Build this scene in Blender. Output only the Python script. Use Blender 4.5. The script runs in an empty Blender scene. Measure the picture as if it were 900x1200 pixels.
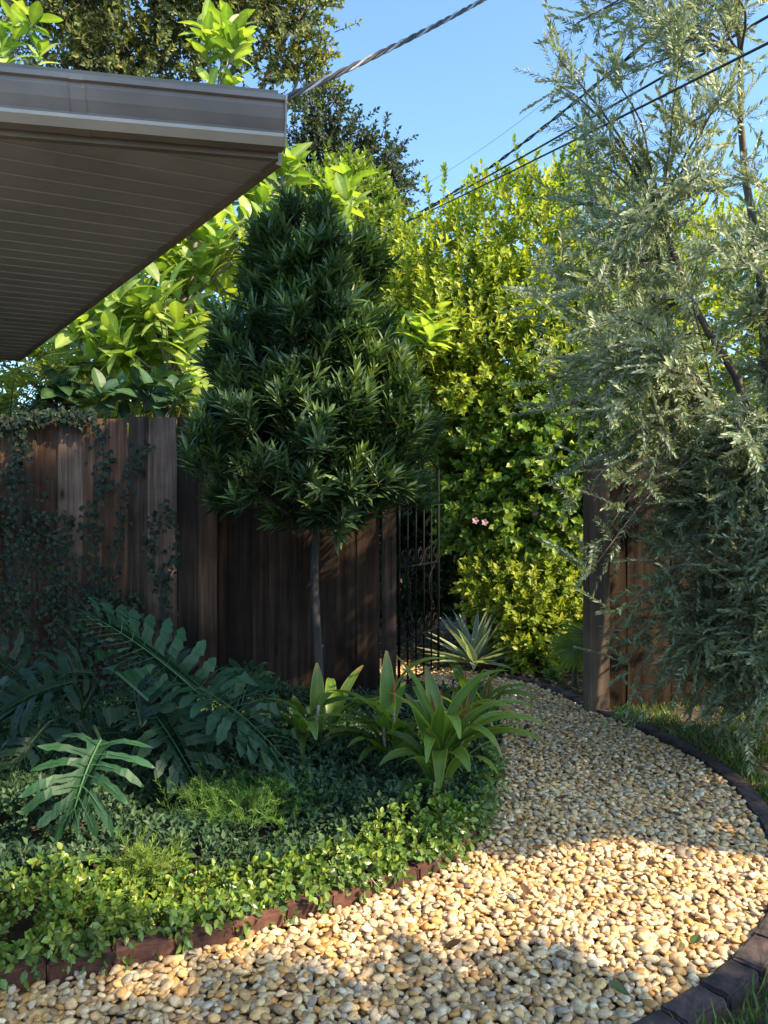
import bpy, bmesh, math, random
import numpy as np
from mathutils import Vector, Matrix

rng = np.random.default_rng(11)
random.seed(11)
F, CX, CY, H = 900.0, 450.0, 600.0, 1.55
scene = bpy.context.scene
COL = scene.collection


def P(u, v, Y):
    return np.array([(u - CX) / F * Y, Y, H - (v - CY) / F * Y])


def nrm(a):
    a = np.asarray(a, float)
    return a / np.maximum(np.linalg.norm(a, axis=-1, keepdims=True), 1e-9)


def U(a, b, n=None):
    return rng.uniform(a, b, n)


# ------------------------------------------------------------------ materials
def new_mat(name):
    m = bpy.data.materials.new(name)
    m.use_nodes = True
    nt = m.node_tree
    nt.nodes.clear()
    out = nt.nodes.new('ShaderNodeOutputMaterial')
    return m, nt, out


def node(nt, typ, **kw):
    n = nt.nodes.new(typ)
    for k, v in kw.items():
        if k.startswith('i_'):
            key = k[2:]
            key = int(key) if key.isdigit() else key
            n.inputs[key].default_value = v
        else:
            setattr(n, k, v)
    return n


def ramp(nt, stops):
    r = nt.nodes.new('ShaderNodeValToRGB')
    el = r.color_ramp.elements
    while len(el) < len(stops):
        el.new(0.5)
    for e, (p, c) in zip(el, stops):
        e.position = p
        e.color = (c[0], c[1], c[2], 1)
    return r


def leaf_mat(name, rough=0.42, trans=0.32, tint=(1.5, 1.5, 0.5), spec=0.4, noise_scale=25):
    m, nt, out = new_mat(name)
    L = nt.links.new
    at = node(nt, 'ShaderNodeAttribute', attribute_name='col')
    tc = node(nt, 'ShaderNodeTexCoord')
    nz = node(nt, 'ShaderNodeTexNoise', i_Scale=noise_scale, i_Detail=2.0)
    L(tc.outputs['Object'], nz.inputs['Vector'])
    mr = node(nt, 'ShaderNodeMapRange')
    mr.inputs[3].default_value = 0.72
    mr.inputs[4].default_value = 1.28
    L(nz.outputs[0], mr.inputs[0])
    mul = node(nt, 'ShaderNodeMix', data_type='RGBA', blend_type='MULTIPLY')
    mul.inputs[0].default_value = 1
    L(at.outputs['Color'], mul.inputs[6])
    L(mr.outputs[0], mul.inputs[7])
    b = node(nt, 'ShaderNodeBsdfPrincipled')
    b.inputs['Roughness'].default_value = rough
    b.inputs['Specular IOR Level'].default_value = spec
    L(mul.outputs[2], b.inputs['Base Color'])
    t = node(nt, 'ShaderNodeBsdfTranslucent')
    tm = node(nt, 'ShaderNodeMix', data_type='RGBA', blend_type='MULTIPLY')
    tm.inputs[0].default_value = 1
    tm.inputs[7].default_value = (*tint, 1)
    L(mul.outputs[2], tm.inputs[6])
    L(tm.outputs[2], t.inputs['Color'])
    mx = node(nt, 'ShaderNodeMixShader')
    mx.inputs[0].default_value = trans
    L(b.outputs[0], mx.inputs[1])
    L(t.outputs[0], mx.inputs[2])
    L(mx.outputs[0], out.inputs['Surface'])
    return m


def surf_mat(name, stops, scale=(4, 4, 4), detail=6, rough=0.8, bump=0.3, bump_dist=0.01, use_col=False,
             second=None, metallic=0.0, spec=0.4, objrand=0.0, knots=False):
    m, nt, out = new_mat(name)
    L = nt.links.new
    tc = node(nt, 'ShaderNodeTexCoord')
    mp = node(nt, 'ShaderNodeMapping')
    mp.inputs['Scale'].default_value = scale
    L(tc.outputs['Object'], mp.inputs['Vector'])
    nz = node(nt, 'ShaderNodeTexNoise', i_Scale=1.0, i_Detail=float(detail), i_Roughness=0.62)
    L(mp.outputs[0], nz.inputs['Vector'])
    r = ramp(nt, stops)
    L(nz.outputs[0], r.inputs[0])
    col = r.outputs[0]
    if second:      # (scale, lo, hi)  large scale stain
        n2 = node(nt, 'ShaderNodeTexNoise', i_Scale=second[0], i_Detail=4.0)
        L(tc.outputs['Object'], n2.inputs['Vector'])
        mr = node(nt, 'ShaderNodeMapRange')
        mr.inputs[1].default_value = 0.3
        mr.inputs[2].default_value = 0.7
        mr.inputs[3].default_value = second[1]
        mr.inputs[4].default_value = second[2]
        L(n2.outputs[0], mr.inputs[0])
        mu = node(nt, 'ShaderNodeMix', data_type='RGBA', blend_type='MULTIPLY')
        mu.inputs[0].default_value = 1
        L(col, mu.inputs[6])
        L(mr.outputs[0], mu.inputs[7])
        col = mu.outputs[2]
    if knots:
        mk = node(nt, 'ShaderNodeMapping')
        mk.inputs['Scale'].default_value = (5.5, .01, 2.3)
        L(tc.outputs['Object'], mk.inputs['Vector'])
        vo = node(nt, 'ShaderNodeTexVoronoi', i_Scale=1.0)
        L(mk.outputs[0], vo.inputs['Vector'])
        rk = ramp(nt, [(0.05, (.18, .15, .13)), (0.10, (.62, .58, .55)), (0.16, (1, 1, 1))])
        L(vo.outputs['Distance'], rk.inputs[0])
        mu = node(nt, 'ShaderNodeMix', data_type='RGBA', blend_type='MULTIPLY')
        mu.inputs[0].default_value = 1
        L(col, mu.inputs[6])
        L(rk.outputs[0], mu.inputs[7])
        col = mu.outputs[2]
    if use_col:
        at = node(nt, 'ShaderNodeAttribute', attribute_name='col')
        mu = node(nt, 'ShaderNodeMix', data_type='RGBA', blend_type='MULTIPLY')
        mu.inputs[0].default_value = 1
        L(col, mu.inputs[6])
        L(at.outputs['Color'], mu.inputs[7])
        col = mu.outputs[2]
    if objrand:
        oi = node(nt, 'ShaderNodeObjectInfo')
        mr = node(nt, 'ShaderNodeMapRange')
        mr.inputs[3].default_value = 1 - objrand
        mr.inputs[4].default_value = 1 + objrand
        L(oi.outputs['Random'], mr.inputs[0])
        mu = node(nt, 'ShaderNodeMix', data_type='RGBA', blend_type='MULTIPLY')
        mu.inputs[0].default_value = 1
        L(col, mu.inputs[6])
        L(mr.outputs[0], mu.inputs[7])
        col = mu.outputs[2]
    b = node(nt, 'ShaderNodeBsdfPrincipled')
    b.inputs['Roughness'].default_value = rough
    b.inputs['Metallic'].default_value = metallic
    b.inputs['Specular IOR Level'].default_value = spec
    L(col, b.inputs['Base Color'])
    if bump:
        bp = node(nt, 'ShaderNodeBump')
        bp.inputs['Strength'].default_value = bump
        bp.inputs['Distance'].default_value = bump_dist
        L(nz.outputs[0], bp.inputs['Height'])
        L(bp.outputs[0], b.inputs['Normal'])
    L(b.outputs[0], out.inputs['Surface'])
    return m


M = {}
M['leaf'] = leaf_mat('leaf_surface', rough=0.40, trans=0.34)
M['leaf_gloss'] = leaf_mat('glossy_leaf_surface', rough=0.3, trans=0.30, spec=0.5)
M['leaf_gold'] = leaf_mat('golden_leaf_surface', rough=0.45, trans=0.42, tint=(1.5, 1.5, 0.45))
M['leaf_big'] = leaf_mat('broad_leaf_surface', rough=0.36, trans=0.42, tint=(1.6, 1.7, 0.45), noise_scale=9)
M['leaf_dark'] = leaf_mat('glossy_dark_leaf', rough=0.4, trans=0.18, tint=(1.5, 1.7, 0.6), spec=0.35)
M['leaf_carpet'] = leaf_mat('carpet_leaf', rough=0.5, trans=0.15, spec=0.25)
M['leaf_split'] = leaf_mat('split_leaf_surface', rough=0.5, trans=0.12, spec=0.28, noise_scale=12)
M['leaf_olive'] = leaf_mat('olive_leaf_surface', rough=0.45, trans=0.30, tint=(1.15, 1.2, 0.7), spec=0.45)
M['leaf_far'] = leaf_mat('far_leaf_surface', rough=0.6, trans=0.3)
M['bark'] = surf_mat('bark', [(0.3, (.05, .04, .032)), (0.7, (.17, .14, .11))], (14, 14, 5), bump=0.6)
M['bark_dark'] = surf_mat('dark_bark', [(0.3, (.012, .011, .011)), (0.7, (.05, .046, .043))], (18, 18, 5), bump=0.7)
M['bark_pale'] = surf_mat('pale_bark', [(0.3, (.13, .115, .09)), (0.7, (.34, .30, .25))], (14, 14, 5), bump=0.5)
M['soil'] = surf_mat('soil', [(0.25, (.022, .015, .010)), (0.55, (.065, .042, .026)), (0.8, (.15, .09, .05))],
                     (9, 9, 9), detail=10, rough=0.95, bump=0.8, bump_dist=0.03, second=(0.8, 0.6, 1.3))
M['gravel_bed'] = surf_mat('gravel_bed', [(0.3, (.06, .04, .025)), (0.7, (.20, .14, .085))], (40, 40, 40),
                           rough=0.95, bump=0.8)
M['fence'] = surf_mat('fence_wood', [(0.25, (.018, .012, .010)), (0.5, (.062, .041, .032)), (0.78, (.15, .108, .085))],
                      (26, 26, 1.0), detail=9, rough=0.78, bump=0.6, bump_dist=0.006, use_col=True,
                      second=(2.2, 0.4, 1.45), knots=True, spec=0.18)
M['post_wood'] = surf_mat('post_wood', [(0.25, (.04, .026, .018)), (0.5, (.10, .068, .048)), (0.8, (.20, .145, .105))], (26, 26, 1.0), detail=9, rough=0.8, bump=0.6, bump_dist=0.006, second=(2.2, 0.6, 1.3))
M['fence_warm'] = surf_mat('warm_fence_wood', [(0.25, (.010, .007, .0055)), (0.5, (.035, .0235, .0165)), (0.8, (.085, .060, .042))],  # wood darkened overall, stands in for missing shadow beside the post
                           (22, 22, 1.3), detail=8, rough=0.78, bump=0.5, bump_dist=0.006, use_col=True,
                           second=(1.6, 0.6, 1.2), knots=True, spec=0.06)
M['iron'] = surf_mat('wrought_iron', [(0.3, (.003, .003, .0035)), (0.8, (.009, .008, .008))], (30, 30, 30), rough=0.6,
                     bump=0.2, metallic=0.0, spec=0.12)
M['brick'] = surf_mat('edging_brick', [(0.25, (.04, .016, .011)), (0.55, (.13, .052, .033)), (0.85, (.26, .12, .08))],
                      (16, 16, 16), detail=10, rough=0.9, bump=0.7, bump_dist=0.008, second=(5, 0.55, 1.2), objrand=0.3)
M['brick_dark'] = surf_mat('weathered_brick', [(0.25, (.022, .018, .018)), (0.55, (.075, .05, .045)), (0.85, (.17, .115, .10))],
                           (16, 16, 16), detail=10, rough=0.9, bump=0.7, bump_dist=0.008, second=(5, 0.6, 1.2), objrand=0.3)
M['gutter'] = surf_mat('gutter_paint', [(0.3, (.17, .16, .16)), (0.7, (.22, .205, .205))], (6, 6, 6), rough=0.65,
                       bump=0.05, second=(3.5, 0.72, 1.12))
M['gutter_lit'] = surf_mat('gutter_paint_lit', [(0.3, (.34, .33, .32)), (0.7, (.42, .41, .40))], (6, 6, 6), rough=0.65, bump=0.02)  # lightened gutter paint: sun on end cap and lip put into colour
M['fascia'] = surf_mat('fascia_paint', [(0.3, (.12, .105, .09)), (0.7, (.19, .17, .15))], (5, 5, 12), rough=0.6, bump=0.15,
                       second=(3, 0.75, 1.1))
M['shingle'] = surf_mat('roof_shingle', [(0.3, (.012, .012, .013)), (0.7, (.06, .057, .055))], (50, 50, 50), rough=0.95, bump=0.6)
M['stucco'] = surf_mat('stucco', [(0.3, (.42, .39, .34)), (0.7, (.55, .51, .45))], (60, 60, 60), rough=0.9, bump=0.5)
M['cable'] = surf_mat('cable_rubber', [(0.3, (.012, .012, .013)), (0.7, (.03, .03, .032))], (30, 30, 30), rough=0.6, bump=0)
M['cable_bare'] = surf_mat('cable_aluminium', [(0.3, (.16, .16, .17)), (0.7, (.30, .30, .31))], (30, 30, 30), rough=0.45,
                           bump=0, metallic=0.4)


def soffit_mat():
    m, nt, out = new_mat('vented_soffit_panel')
    L = nt.links.new
    tc = node(nt, 'ShaderNodeTexCoord')
    nz = node(nt, 'ShaderNodeTexNoise', i_Scale=5.0, i_Detail=5.0)
    L(tc.outputs['Object'], nz.inputs['Vector'])
    vor = node(nt, 'ShaderNodeTexVoronoi', i_Scale=130.0)
    L(tc.outputs['Object'], vor.inputs['Vector'])
    r1 = ramp(nt, [(0.10, (.35, .35, .35)), (0.22, (1, 1, 1))])
    L(vor.outputs['Distance'], r1.inputs[0])
    r = ramp(nt, [(0.3, (.21, .23, .25)), (0.7, (.28, .30, .32))])
    L(nz.outputs[0], r.inputs[0])
    mu = node(nt, 'ShaderNodeMix', data_type='RGBA', blend_type='MULTIPLY')
    mu.inputs[0].default_value = 0.6
    L(r.outputs[0], mu.inputs[6])
    L(r1.outputs[0], mu.inputs[7])
    b = node(nt, 'ShaderNodeBsdfPrincipled')
    b.inputs['Roughness'].default_value = 0.6
    L(mu.outputs[2], b.inputs['Base Color'])
    L(b.outputs[0], out.inputs['Surface'])
    return m


M['soffit'] = soffit_mat()
M['rib'] = surf_mat('soffit_rib', [(0.3, (.27, .285, .30)), (0.7, (.34, .355, .37))], (5, 5, 5), rough=0.6, bump=0)


def pebble_mat():
    m, nt, out = new_mat('river_pebble')
    L = nt.links.new
    at = node(nt, 'ShaderNodeAttribute', attribute_name='col')
    tc = node(nt, 'ShaderNodeTexCoord')
    nz = node(nt, 'ShaderNodeTexNoise', i_Scale=70.0, i_Detail=6.0, i_Roughness=0.65)
    L(tc.outputs['Object'], nz.inputs['Vector'])
    mr = node(nt, 'ShaderNodeMapRange')
    mr.inputs[1].default_value = 0.3
    mr.inputs[2].default_value = 0.7
    mr.inputs[3].default_value = 0.62
    mr.inputs[4].default_value = 1.22
    L(nz.outputs[0], mr.inputs[0])
    mu = node(nt, 'ShaderNodeMix', data_type='RGBA', blend_type='MULTIPLY')
    mu.inputs[0].default_value = 1
    L(at.outputs['Color'], mu.inputs[6])
    L(mr.outputs[0], mu.inputs[7])
    b = node(nt, 'ShaderNodeBsdfPrincipled')
    b.inputs['Roughness'].default_value = 0.55
    b.inputs['Specular IOR Level'].default_value = 0.35
    L(mu.outputs[2], b.inputs['Base Color'])
    bp = node(nt, 'ShaderNodeBump')
    bp.inputs['Strength'].default_value = 0.35
    bp.inputs['Distance'].default_value = 0.003
    L(nz.outputs[0], bp.inputs['Height'])
    L(bp.outputs[0], b.inputs['Normal'])
    L(b.outputs[0], out.inputs['Surface'])
    return m


M['pebble'] = pebble_mat()


# ------------------------------------------------------------------ mesh builder
class MB:
    def __init__(self):
        self.v, self.c, self.loops, self.tot, self.n = [], [], [], [], 0

    def add(self, V, faces, col=(1, 1, 1)):
        """V (k,3), faces list of tuples"""
        V = np.asarray(V, float).reshape(-1, 3)
        k = len(V)
        c = np.asarray(col, float)
        if c.ndim == 1:
            c = np.tile(c, (k, 1))
        self.v.append(V)
        self.c.append(c)
        fl = np.concatenate([np.asarray(f) for f in faces]).astype(np.int64) + self.n
        self.loops.append(fl)
        self.tot.append(np.array([len(f) for f in faces], np.int64))
        self.n += k

    def batch(self, V, faces, col):
        """V (N,k,3), the same faces for each, col (N,k,3)"""
        N, k = V.shape[:2]
        if N == 0:
            return
        self.v.append(V.reshape(-1, 3))
        self.c.append(np.broadcast_to(col, V.shape).reshape(-1, 3))
        fl = np.concatenate([np.asarray(f) for f in faces]).astype(np.int64)
        off = (np.arange(N) * k + self.n)[:, None]
        self.loops.append((fl[None, :] + off).reshape(-1))
        self.tot.append(np.tile(np.array([len(f) for f in faces], np.int64), N))
        self.n += N * k

    def box(self, lo, hi, col=(1, 1, 1)):
        x0, y0, z0 = lo
        x1, y1, z1 = hi
        V = [(x0, y0, z0), (x1, y0, z0), (x1, y1, z0), (x0, y1, z0), (x0, y0, z1), (x1, y0, z1), (x1, y1, z1), (x0, y1, z1)]
        self.add(V, [(0, 3, 2, 1), (4, 5, 6, 7), (0, 1, 5, 4), (1, 2, 6, 5), (2, 3, 7, 6), (3, 0, 4, 7)], col)

    def tube(self, pts, rad, sides=7, col=(1, 1, 1), cap=True):
        pts = np.asarray(pts, float)
        n = len(pts)
        rad = np.full(n, rad) if np.isscalar(rad) else np.asarray(rad, float)
        tan = nrm(np.gradient(pts, axis=0))
        ref = np.array([0, 0, 1.0]) if abs(tan[0][2]) < 0.9 else np.array([1.0, 0, 0])
        rows = []
        a = nrm(np.cross(tan[0], ref))
        ang = np.linspace(0, 2 * np.pi, sides, endpoint=False)
        for i in range(n):
            a = nrm(a - tan[i] * np.dot(a, tan[i]))
            b = np.cross(tan[i], a)
            rows.append(pts[i] + rad[i] * (np.cos(ang)[:, None] * a + np.sin(ang)[:, None] * b))
        V = np.concatenate(rows)
        fs = []
        for i in range(n - 1):
            for j in range(sides):
                k = (j + 1) % sides
                fs.append((i * sides + j, i * sides + k, (i + 1) * sides + k, (i + 1) * sides + j))
        if cap:
            fs.append(tuple(range(sides))[::-1])
            fs.append(tuple((n - 1) * sides + j for j in range(sides)))
        self.add(V, fs, col)

    def stems(self, p0, p1, r, col):
        """N thin three-sided stems"""
        d = nrm(p1 - p0)
        ref = np.where(np.abs(d[:, 2:3]) < 0.9, [[0, 0, 1.0]], [[1.0, 0, 0]])
        a = nrm(np.cross(d, ref))
        b = np.cross(d, a)
        r = np.broadcast_to(np.asarray(r, float), (len(p0),))[:, None]
        rows = []
        for q, s in ((p0, 1.0), (p1, 0.6)):
            for an in (0, 2.094, 4.189):
                rows.append(q + r * s * (math.cos(an) * a + math.sin(an) * b))
        V = np.stack(rows, 1)
        self.batch(V, [(0, 1, 4, 3), (1, 2, 5, 4), (2, 0, 3, 5)], np.asarray(col)[None, None, :] * np.ones((len(p0), 1, 1)))

    def build(self, name, mat, parent=None, smooth=False):
        me = bpy.data.meshes.new(name)
        V = np.concatenate(self.v)
        C = np.concatenate(self.c)
        L = np.concatenate(self.loops)
        T = np.concatenate(self.tot)
        me.vertices.add(len(V))
        me.vertices.foreach_set('co', V.astype(np.float32).ravel())
        me.loops.add(len(L))
        me.loops.foreach_set('vertex_index', L.astype(np.int32))
        me.polygons.add(len(T))
        st = np.concatenate([[0], np.cumsum(T)[:-1]])
        me.polygons.foreach_set('loop_start', st.astype(np.int32))
        me.update(calc_edges=True)
        at = me.color_attributes.new('col', 'FLOAT_COLOR', 'POINT')
        at.data.foreach_set('color', np.concatenate([C, np.ones((len(C), 1))], 1).astype(np.float32).ravel())
        me.polygons.foreach_set('use_smooth', np.full(len(T), bool(smooth)))
        me.validate()
        me.materials.append(mat)
        o = bpy.data.objects.new(name, me)
        COL.objects.link(o)
        if parent:
            o.parent = parent
            # mesh data is written in world coordinates: keep it there
            o.matrix_parent_inverse = parent.matrix_world.inverted() if parent.parent is None else o.matrix_parent_inverse
        return o


def tag(o, label=None, cat=None, group=None, kind=None):
    if label:
        o['label'] = label
    if cat:
        o['category'] = cat
    if group:
        o['group'] = group
    if kind:
        o['kind'] = kind
    return o


def empty(name, loc, label, cat, group=None):
    o = bpy.data.objects.new(name, None)
    o.empty_display_size = 0.1
    o.location = [float(x) for x in loc]
    o.matrix_world = Matrix.Translation(o.location)
    COL.objects.link(o)
    return tag(o, label, cat, group)


# ------------------------------------------------------------------ leaves
def tmpl(st):
    """stations (t, half width): a leaf with a spine"""
    t, s, fs = [0.0], [0.0], []
    for (a, w) in st:
        t += [a, a, a]
        s += [w, 0.0, -w]
    t.append(1.0)
    s.append(0.0)
    n = len(st)
    fs += [(0, 1, 2), (0, 2, 3)]
    for i in range(n - 1):
        a = 1 + 3 * i
        b = a + 3
        fs += [(a, b, b + 1, a + 1), (a + 1, b + 1, b + 2, a + 2)]
    a = 1 + 3 * (n - 1)
    e = len(t) - 1
    fs += [(a, e, a + 1), (a + 1, e, a + 2)]
    return np.array(t), np.array(s), fs


T_SMALL = (np.array([0, .45, .45, 1.0]), np.array([0, 1.0, -1.0, 0]), [(0, 1, 3), (0, 3, 2)])
T_MED = tmpl([(.28, .8), (.62, .85)])
T_NARROW = tmpl([(.2, .75), (.6, 1.0)])
T_BIG = tmpl([(.1, .35), (.25, .72), (.42, .95), (.6, 1.0), (.78, .78), (.92, .38)])
T_IVY = (np.array([0, -.05, .35, .55, .55, .35, -.05, 1.0]), np.array([0, .6, 1.0, .45, -.45, -1.0, -.6, 0]),
         [(0, 1, 2), (0, 2, 3), (0, 3, 7), (0, 7, 4), (0, 4, 5), (0, 5, 6)])


def leaves(mb, T, o, a, n, L, W, col, fold=0.3, curl=0.1, spine=1.25):
    t, s, fs = T
    N = len(o)
    a = nrm(a)
    sd = nrm(np.cross(a, n))
    n = np.cross(sd, a)
    L = np.broadcast_to(L, (N,))[:, None, None]
    W = np.broadcast_to(W, (N,))[:, None, None]
    curl = np.broadcast_to(curl, (N,))[:, None, None]
    t_, s_ = t[None, :, None], s[None, :, None]
    V = (o[:, None, :] + a[:, None, :] * L * t_ + sd[:, None, :] * W * s_
         + n[:, None, :] * (fold * W * np.abs(s_) - curl * L * t_ ** 2))
    sp = np.where(np.abs(s) < 1e-6, spine, 1.0)[None, :, None]
    mb.batch(V, fs, np.asarray(col)[:, None, :] * sp)


def pal(n, cols, jit=0.18, w=None):
    cols = np.asarray(cols, float)
    i = rng.choice(len(cols), n, p=None if w is None else np.asarray(w, float) / np.sum(w))
    j = rng.choice(len(cols), n, p=None if w is None else np.asarray(w, float) / np.sum(w))
    f = U(0, 1, n)[:, None] * 0.6
    return (cols[i] * (1 - f) + cols[j] * f) * U(1 - jit, 1 + jit, n)[:, None]


def rdir(n):
    return nrm(rng.normal(size=(n, 3)))


def shoots(mb, T, base, d, length, nl, L, W, cols, beta=(0.6, 1.0), t0=0.15, opposite=False, upn=0.4, droop=0.0,
           fold=0.3, curl=0.12, stem_r=0.003, stem_col=(.10, .09, .05), w=None, ljit=0.25, tipcol=None, jit=0.18, spine=1.25,
           pershoot=0.15):
    """N shoots with nl leaves each"""
    N = len(base)
    d = nrm(d)
    length = np.broadcast_to(length, (N,))
    ref = np.where(np.abs(d[:, 2:3]) < 0.9, [[0, 0, 1.0]], [[1.0, 0, 0]])
    A = nrm(np.cross(d, ref))
    B = np.cross(d, A)
    ph0 = U(0, 6.28, N)
    k = np.arange(nl)
    if opposite:
        tt = t0 + (1 - t0) * (k // 2) / max(1, (nl - 1) // 2)
        ph = ph0[:, None] + (k % 2)[None, :] * np.pi + U(-.3, .3, (N, nl)) + ((k // 2) % 2)[None, :] * 0.5
    else:
        tt = t0 + (1 - t0) * k / max(1, nl - 1)
        ph = ph0[:, None] + k[None, :] * 2.4 + U(-.3, .3, (N, nl))
    tt = np.clip(tt[None, :] + U(-.03, .03, (N, nl)), 0, 1)
    dn = np.array([0, 0, -1.0])
    pos = base[:, None, :] + (d * length[:, None])[:, None, :] * tt[:, :, None] + dn * (droop * length[:, None] * tt ** 2)[:, :, None]
    tan = nrm(d[:, None, :] + dn * (2 * droop * tt)[:, :, None])
    r = np.cos(ph)[:, :, None] * A[:, None, :] + np.sin(ph)[:, :, None] * B[:, None, :]
    be = U(beta[0], beta[1], (N, nl)) * (1.15 - 0.5 * tt)
    ax = np.cos(be)[:, :, None] * tan + np.sin(be)[:, :, None] * r
    no = np.sin(be)[:, :, None] * tan - np.cos(be)[:, :, None] * r
    no = no + np.array([0, 0, upn]) + rng.normal(size=no.shape) * 0.15
    m = N * nl
    c = pal(m, cols, jit, w).reshape(N, nl, 3) * U(1 - pershoot, 1 + pershoot, (N, 1, 1))
    if tipcol is not None:
        f = np.clip((tt - 0.55) / 0.45, 0, 1)[:, :, None] * U(0, 1, (N, 1, 1))
        c = c * (1 - f) + np.asarray(tipcol) * f
    Ls = L * U(1 - ljit, 1 + ljit, m)
    leaves(mb, T, pos.reshape(m, 3), ax.reshape(m, 3), no.reshape(m, 3), Ls, W * Ls / L, c.reshape(m, 3), fold,
           curl * U(0.2, 1.8, m), spine)
    if stem_r:
        mid = base + d * length[:, None] * .5 + dn * (droop * length * .25)[:, None]
        end = base + d * length[:, None] + dn * (droop * length)[:, None]
        mb.stems(base, mid, stem_r, stem_col)
        mb.stems(mid, end, stem_r * .7, stem_col)


def blob_pts(blobs, n, shell=(0.7, 1.0), lump=0.12):
    """blobs: (cx,cy,cz, rx,ry,rz) -> points near the surface and outward direction"""
    B = np.asarray(blobs, float)
    w = B[:, 3] * B[:, 5]
    i = rng.choice(len(B), n, p=w / w.sum())
    d = rdir(n)
    rr = U(shell[0], shell[1], n) ** 0.7
    rr *= 1 + lump * np.sin(d[:, 0] * 7 + i * 1.3) * np.sin(d[:, 2] * 8 + i) + lump * .6 * np.sin(d[:, 1] * 15 + d[:, 2] * 11)
    p = B[i, :3] + d * B[i, 3:] * rr[:, None]
    out = nrm(d / B[i, 3:])
    return p, out


def crom(pts, n=8):
    pts = np.asarray(pts, float)
    P_ = np.vstack([2 * pts[0] - pts[1], pts, 2 * pts[-1] - pts[-2]])
    out = []
    for i in range(1, len(P_) - 2):
        for t in np.linspace(0, 1, n, endpoint=False):
            a, b, c, d = P_[i - 1], P_[i], P_[i + 1], P_[i + 2]
            out.append(0.5 * ((2 * b) + (-a + c) * t + (2 * a - 5 * b + 4 * c - d) * t ** 2 + (-a + 3 * b - 3 * c + d) * t ** 3))
    out.append(pts[-1])
    return np.array(out)


def limb(mb, a, b, r0, r1, sag=0.0, jit=0.06, n=7, sides=6):
    a, b = np.asarray(a, float), np.asarray(b, float)
    t = np.linspace(0, 1, n)[:, None]
    L = np.linalg.norm(b - a)
    p = a + (b - a) * t + np.array([0, 0, 1]) * sag * L * 4 * t * (1 - t)
    p[1:-1] += rng.normal(size=(n - 2, 3)) * jit * L * 0.35
    if n > 5:       # grow smoothly instead of kinking
        for _ in range(2):
            p[1:-1] = (p[:-2] + 2 * p[1:-1] + p[2:]) / 4
    mb.tube(p, np.linspace(r0, r1, n), sides)
    return p


def inpoly(x, y, poly):
    poly = np.asarray(poly)
    ins = np.zeros(len(x), bool)
    j = len(poly) - 1
    for i in range(len(poly)):
        xi, yi = poly[i]
        xj, yj = poly[j]
        cnd = ((yi > y) != (yj > y)) & (x < (xj - xi) * (y - yi) / ((yj - yi) or 1e-12) + xi)
        ins ^= cnd
        j = i
    return ins


def dist_poly(x, y, line):
    d = np.full(len(x), 1e9)
    for i in range(len(line) - 1):
        a, b = line[i], line[i + 1]
        ab = b - a
        t = np.clip(((x - a[0]) * ab[0] + (y - a[1]) * ab[1]) / (ab @ ab), 0, 1)
        d = np.minimum(d, np.hypot(x - a[0] - ab[0] * t, y - a[1] - ab[1] * t))
    return d


# ------------------------------------------------------------------ camera, sky, sun
cam = bpy.data.cameras.new('camera')
cam.sensor_fit = 'VERTICAL'
cam.sensor_height = 24
cam.sensor_width = 18
cam.lens = 18.0
cam.clip_start = 0.05
cam.clip_end = 3000
co = bpy.data.objects.new('camera', cam)
co.location = (0, 0, H)
co.rotation_euler = (math.radians(90), 0, 0)
COL.objects.link(co)
scene.camera = co

SUN_EL = math.radians(42)
SUN_AZ = math.radians(120)      # clockwise from the view direction (+Y)
sd = Vector((math.sin(SUN_AZ) * math.cos(SUN_EL), math.cos(SUN_AZ) * math.cos(SUN_EL), math.sin(SUN_EL)))
ld = bpy.data.lights.new('sun', 'SUN')
ld.energy = 11.5
ld.angle = math.radians(0.5)
ld.color = (1.0, 0.82, 0.55)
lo = bpy.data.objects.new('sun', ld)
lo.location = (6, -2, 9)
lo.rotation_euler = (-sd).to_track_quat('-Z', 'Y').to_euler()
COL.objects.link(lo)

w = bpy.data.worlds.new('World')
scene.world = w
w.use_nodes = True
nt = w.node_tree
bg = nt.nodes['Background']
sky = nt.nodes.new('ShaderNodeTexSky')
sky.sky_type = 'NISHITA'
sky.sun_disc = False
sky.sun_elevation = SUN_EL
sky.sun_rotation = SUN_AZ
sky.air_density = 1.0
sky.dust_density = 1.2
sky.ozone_density = 0.4
tint = nt.nodes.new('ShaderNodeMix')
tint.data_type = 'RGBA'
tint.blend_type = 'MULTIPLY'
tint.inputs[0].default_value = 1.0
tint.inputs[7].default_value = (.80, 1.02, 1.16, 1)
nt.links.new(sky.outputs[0], tint.inputs[6])
nt.links.new(tint.outputs[2], bg.inputs[0])
bg.inputs[1].default_value = 0.36
scene.view_settings.view_transform = 'Standard'
scene.view_settings.look = 'None'
scene.view_settings.exposure = 0
scene.view_settings.gamma = 1
scene.cycles.max_bounces = 8
scene.cycles.transparent_max_bounces = 8
scene.cycles.use_denoising = True

# ------------------------------------------------------------------ ground and path
g = MB()
g.add([(-600, -600, 0), (600, -600, 0), (600, 600, 0), (-600, 600, 0)], [(0, 1, 2, 3)])
tag(g.build('ground', M['soil']), kind='structure')

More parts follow.
